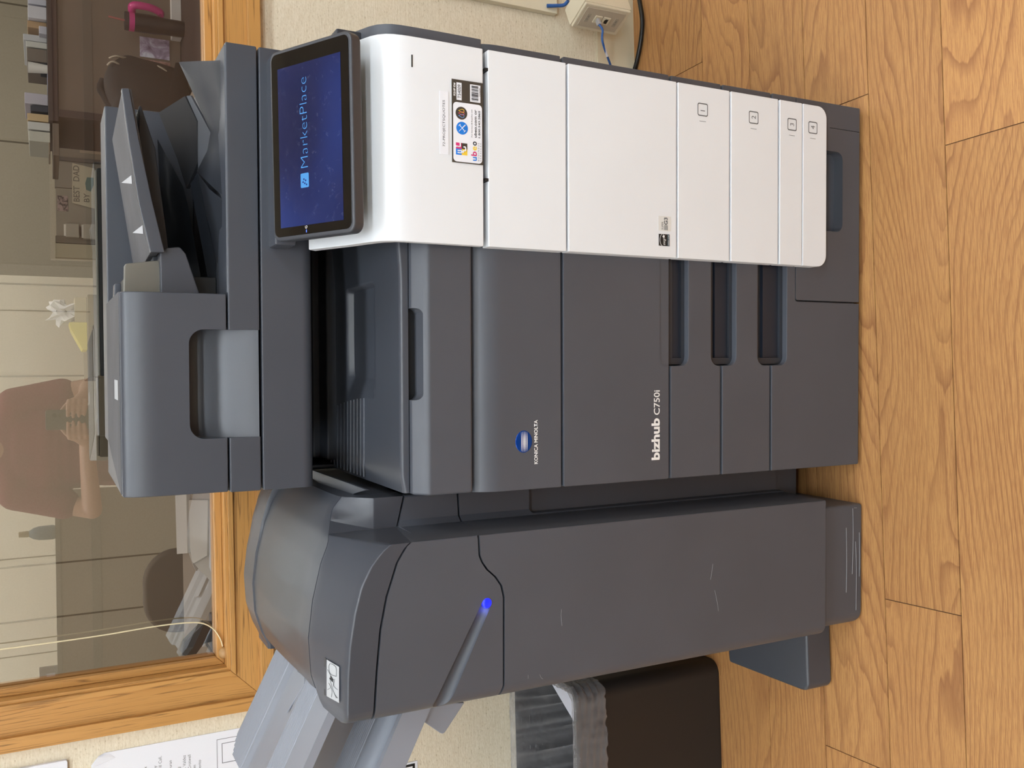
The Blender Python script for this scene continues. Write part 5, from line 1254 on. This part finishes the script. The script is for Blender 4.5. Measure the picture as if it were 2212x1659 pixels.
# ============================================================ BEHIND THE CAMERA, seen mirrored in the glass
PY = 2*GY-4.75
pm = mat('partition_fabric', rgb(116, 98, 84), .9); pr_ = mat('partition_rail', rgb(90, 76, 64), .6)
zp = mir(122, 1300, PY).z
def part(nm, x0, x1, lb):
    t = thing(nm, fromroom(((x0+x1)/2, PY, 0)), lb, 'partition', rz=YAW)
    rbox('partition_panel', x0, x1, PY-.03, PY-.002, .05, zp-.02, pm, t); rbox('partition_cap', x0, x1, PY-.04, PY+.008, zp-.02, zp, pr_, t)
    zz = mir(208, 1200, PY).z; rbox('partition_band', x0, x1, PY-.032, PY+.004, zz-.02, zz+.02, pr_, t, .001)
    for x in (x0+.02, x1-.02): rbox('partition_foot', x-.02, x+.02, PY-.15, PY+.12, 0, .05, pr_, t)
    return t
xl = mir(122, 1060, PY).x; part('room_partition', -2.9, xl, 'taupe cubicle partition seen mirrored left of the standing person')
BKX = mir(60, 560, PY+.1).x+.02
BK = thing('added_dark_cabinet', fromroom((BKX+.9, PY-.2, 0)), 'tall near-black cabinet added behind the right partition to darken the glass reflection', 'cabinet', rz=YAW)  # added cabinet: keeps the right side of the glass reflection dark
dkc = C_(34, 28, 25); rbox('cabinet_body', BKX, BKX+1.8, PY-.62, PY-.22, 0, 2.1, dkc, BK, .004)
for k in range(3): dd_ = rbox('cabinet_door', BKX+.01+.595*k, BKX+.6+.595*k, PY-.22, PY-.202, .05, 2.08, dkc, BK, .003); rbox('door_handle', BKX+.55+.595*k, BKX+.565+.595*k, PY-.202, PY-.18, 1.0, 1.15, C_(150, 150, 150), dd_, .003)
xr_ = mir(122, 560, PY).x; part('room_partition', xr_, 3.1, 'taupe cubicle partition seen mirrored right of the standing person')
q0 = mir(118, 1150, PY); q1 = mir(40, 1140, PY)
SB_ = thing('spray_bottle', fromroom((q0.x, PY-.016, zp)), 'slate blue bottle with tan top standing on the mirrored partition', 'bottle', rz=YAW)
hb = q1.z-zp
lathe('bottle_body', [(.030, zp), (.034, zp+.01), (.032, zp+hb*.45), (.026, zp+hb*.6), (.014, zp+hb*.72)], q0.x, PY-.016, C_(84, 96, 102), SB_)
lathe('bottle_cap', [(.013, zp+hb*.72), (.015, zp+hb*.76), (.013, zp+hb)], q0.x, PY-.016, C_(150, 134, 100), SB_)
xa, xb = mir(105, 1495, PY).x, mir(105, 1442, PY).x; xa, xb = min(xa, xb), max(xa, xb); zq = mir(85, 1460, PY).z
FRM = thing('display_stand', fromroom(((xa+xb)/2, PY-.02, zp)), 'grey framed display standing on the partition by the window edge', 'frame', rz=YAW)
rbox('frame_border', xa, xb, PY-.03, PY-.012, zp, zq, C_(120, 112, 112), FRM); rbox('frame_picture', xa+.03, xb-.03, PY-.012, PY-.008, zp+.01, zq-.03, C_(170, 168, 180), FRM)

# the photographer, standing behind the camera
PCX = mir(100, 968, -.36).x; SHZ = 1.375
PE = thing('person', fromroom((PCX, -.38, 0)), 'person in a maroon short-sleeved shirt holding a phone in both hands, mirrored in glass', 'person', rz=YAW)
def blob(chains, vox, smooth_it=3, name='b'):
    """chains of (point, radius): tapered limbs fused into one skin by voxel remesh"""
    bm = bmesh.new()
    for ch in chains:
        for (p, r) in ch:
            m_ = Matrix.Translation(p)
            sc_ = r if isinstance(r, tuple) else (r, r, r)
            bmesh.ops.create_uvsphere(bm, u_segments=14, v_segments=9, radius=1, matrix=m_ @ Matrix.Diagonal((*sc_, 1)))
        for (p, r), (q, s) in zip(ch, ch[1:]):
            p = Vector(p); q = Vector(q); r_ = r if isinstance(r, tuple) else (r, r, r); s_ = s if isinstance(s, tuple) else (s, s, s)
            n = max(2, int((q-p).length/(min(min(r_), min(s_))*.45)))
            for i in range(1, n):
                t = i/n; rad = tuple(r_[k]+(s_[k]-r_[k])*t for k in range(3))
                bmesh.ops.create_uvsphere(bm, u_segments=12, v_segments=8, radius=1, matrix=Matrix.Translation(p.lerp(q, t)) @ Matrix.Diagonal((*rad, 1)))
    me = bm2me(bm, name); o = bpy.data.objects.new(name, me); COL.objects.link(o)
    md = o.modifiers.new('r', 'REMESH'); md.mode = 'VOXEL'; md.voxel_size = vox
    sm_ = o.modifiers.new('s', 'SMOOTH'); sm_.iterations = smooth_it; sm_.factor = .5
    bpy.context.view_layer.update(); nm = bpy.data.meshes.new_from_object(o.evaluated_get(bpy.context.evaluated_depsgraph_get()))
    bpy.data.objects.remove(o); bpy.data.meshes.remove(me); return nm
V_ = Vector; by_ = -.40
phx = toroom(Vector((-.028, 0, 0))).x; phz = 1.195; phy = toroom(Vector((-.03, -.0115, 0))).y
shL, shR = V_((PCX-.175, by_, SHZ)), V_((PCX+.175, by_, SHZ))
elL, elR = V_((PCX-.25, by_+.06, 1.11)), V_((PCX+.235, by_+.06, 1.11))
wrL, wrR = V_((phx-.085, phy-.085, 1.135)), V_((phx+.09, phy-.085, 1.135))
body = [[(V_((PCX, by_-.02, .92)), (.15, .11, .10)), (V_((PCX, by_-.01, 1.10)), (.135, .095, .10)), (V_((PCX, by_, 1.28)), (.155, .10, .08)), (V_((PCX, by_, SHZ-.01)), (.13, .075, .05))],
        [(shL, .05), (V_((PCX, by_, SHZ+.025)), .055), (shR, .05)],
        [(V_((PCX, by_, SHZ+.02)), .052), (V_((PCX, by_+.015, SHZ+.10)), .05)],
        [(V_((PCX, by_+.03, SHZ+.17)), (.062, .075, .07)), (V_((PCX, by_+.015, SHZ+.23)), (.074, .092, .08))],
        [(V_((PCX, by_+.095, SHZ+.19)), .012), (V_((PCX, by_+.108, SHZ+.165)), .013)],
        [(V_((PCX-.077, by_+.01, SHZ+.20)), (.008, .018, .028))], [(V_((PCX+.077, by_+.01, SHZ+.20)), (.008, .018, .028))],
        [(shL, .048), (elL, .038), (wrL, .026)], [(shR, .048), (elR, .038), (wrR, .026)]]
for sx in (-1, 1):
    hip = V_((PCX+sx*.09, by_-.02, .88)); kn = V_((PCX+sx*.10, by_, .48)); an = V_((PCX+sx*.10, by_-.01, .09))
    body.append([(hip, .085), (kn, .055), (an, .038)]); body.append([(an, .036), (V_((an.x, an.y+.13, .035)), (.04, .05, .03))])
# hands: palm, four bent fingers around the phone edge, thumb on the screen side
for sx, wr in ((-1, wrL), (1, wrR)):
    edge = phx+sx*.040
    palm = V_((edge+sx*.026, phy-.018, 1.165)); body.append([(wr, .024), (palm+V_((sx*.004, -.02, -.012)), (.018, .028, .030)), (palm, (.014, .026, .034))])
    for i in range(4):
        z = 1.195-i*.0185; k = palm+V_((sx*.001, .020, .028-i*.0185)); ln_ = (.95, 1.05, 1, .82)[i]
        m1 = V_((edge+sx*.012, phy+.020, z)); m2 = V_((edge-sx*.014*ln_, phy+.0175, z+.002)); m3 = V_((edge-sx*.030*ln_, phy+.0135, z+.003))
        body.append([(k, .0088), (m1, .0082), (m2, .0074), (m3, .0062)])
    th = palm+V_((0, -.02, .02)); body.append([(th, .011), (V_((edge+sx*.006, phy-.026, 1.205)), .0095), (V_((edge-sx*.016, phy-.016, 1.222)), .0082)])
skin = mat('skin', rgb(190, 140, 115), .5)
link('body', blob(body, .0045, 3, 'body'), skin, PE, RZ, ang=180)
shirt = mat('maroon_shirt', rgb(118, 18, 40), .85, blot=.12); jeans = mat('dark_trousers', rgb(40, 44, 58), .85)
slv = lambda a, b, t: a+(b-a)*t
link('shirt', blob([[(V_((PCX, by_-.02, .90)), (.175, .13, .03)), (V_((PCX, by_-.01, 1.08)), (.165, .12, .10)), (V_((PCX, by_, 1.27)), (.18, .122, .08)), (V_((PCX, by_, SHZ-.02)), (.15, .095, .05))],
                    [(shL, .066), (V_((PCX-.06, by_, SHZ+.012)), .062), (V_((PCX+.06, by_, SHZ+.012)), .062), (shR, .066)],
                    [(shL, .066), (slv(shL, elL, .62), .062)], [(shR, .066), (slv(shR, elR, .62), .062)]], .008, 4, 'shirt'), shirt, PE, RZ, ang=180)
tr2 = []
for sx in (-1, 1): tr2.append([(V_((PCX+sx*.085, by_-.02, .90)), .10), (V_((PCX+sx*.10, by_, .48)), .075), (V_((PCX+sx*.10, by_-.01, .10)), .06)])
link('trousers', blob(tr2, .010, 3, 'trousers'), jeans, PE, RZ, ang=180)
link('hair', blob([[(V_((PCX, by_-.005, SHZ+.265)), (.078, .092, .06)), (V_((PCX, by_-.045, SHZ+.20)), (.07, .055, .07))]], .007, 2, 'hair'), mat('dark_hair', rgb(38, 28, 24), .7), PE, RZ, ang=180)
for sx in (-1, 1):
    bm = bmesh.new(); bmesh.ops.create_uvsphere(bm, u_segments=10, v_segments=8, radius=.011); bmesh.ops.translate(bm, vec=(PCX+sx*.03, by_+.092, SHZ+.205), verts=bm.verts); link('eye', bm2me(bm, 'eye'), mat('eye', rgb(60, 50, 48), .2), PE, RZ)
    link('shoe', blob([[(V_((PCX+sx*.10, by_-.03, .045)), (.045, .06, .042)), (V_((PCX+sx*.10, by_+.13, .032)), (.046, .06, .03))]], .008, 2, 'shoe'), mat('black_shoe', rgb(24, 22, 22), .5), PE, RZ, ang=180)
bm = bmesh.new(); bmesh.ops.create_uvsphere(bm, u_segments=10, v_segments=8, radius=1); bmesh.ops.scale(bm, vec=(.025, .008, .006), verts=bm.verts); bmesh.ops.translate(bm, vec=(PCX, by_+.094, SHZ+.135), verts=bm.verts); link('mouth', bm2me(bm, 'mouth'), mat('lips', rgb(150, 84, 80), .5), PE, RZ)
PHN = thing('smartphone', fromroom((phx, phy, phz-.074)), 'dark smartphone held upright by the person, mirrored in the glass', 'phone', rz=YAW)
ph_ = prism('phone_body', rrect(phx-.036, phx+.036, phz-.074, phz+.074, .009, 6), 'xz', phy-.004, phy+.004, mat('phone_grey', rgb(70, 66, 66), .3, .3), PHN, .0015, 2, M=RZ)
for dx, dz in ((.016, .045), (.016, .026)):
    bm = bmesh.new(); bmesh.ops.create_cone(bm, cap_ends=True, segments=20, radius1=.0075, radius2=.0075, depth=.0025, matrix=Matrix.Translation((phx+dx, phy+.005, phz+dz)) @ Matrix.Rotation(math.pi/2, 4, 'X')); link('phone_lens', bm2me(bm, 'phone_lens'), glass_black, ph_, RZ)
for o in list(bpy.data.objects):
    if o.type == 'MESH' and o.parent is None and 'label' not in o and 'kind' not in o: print('UNLABELLED', o.name)
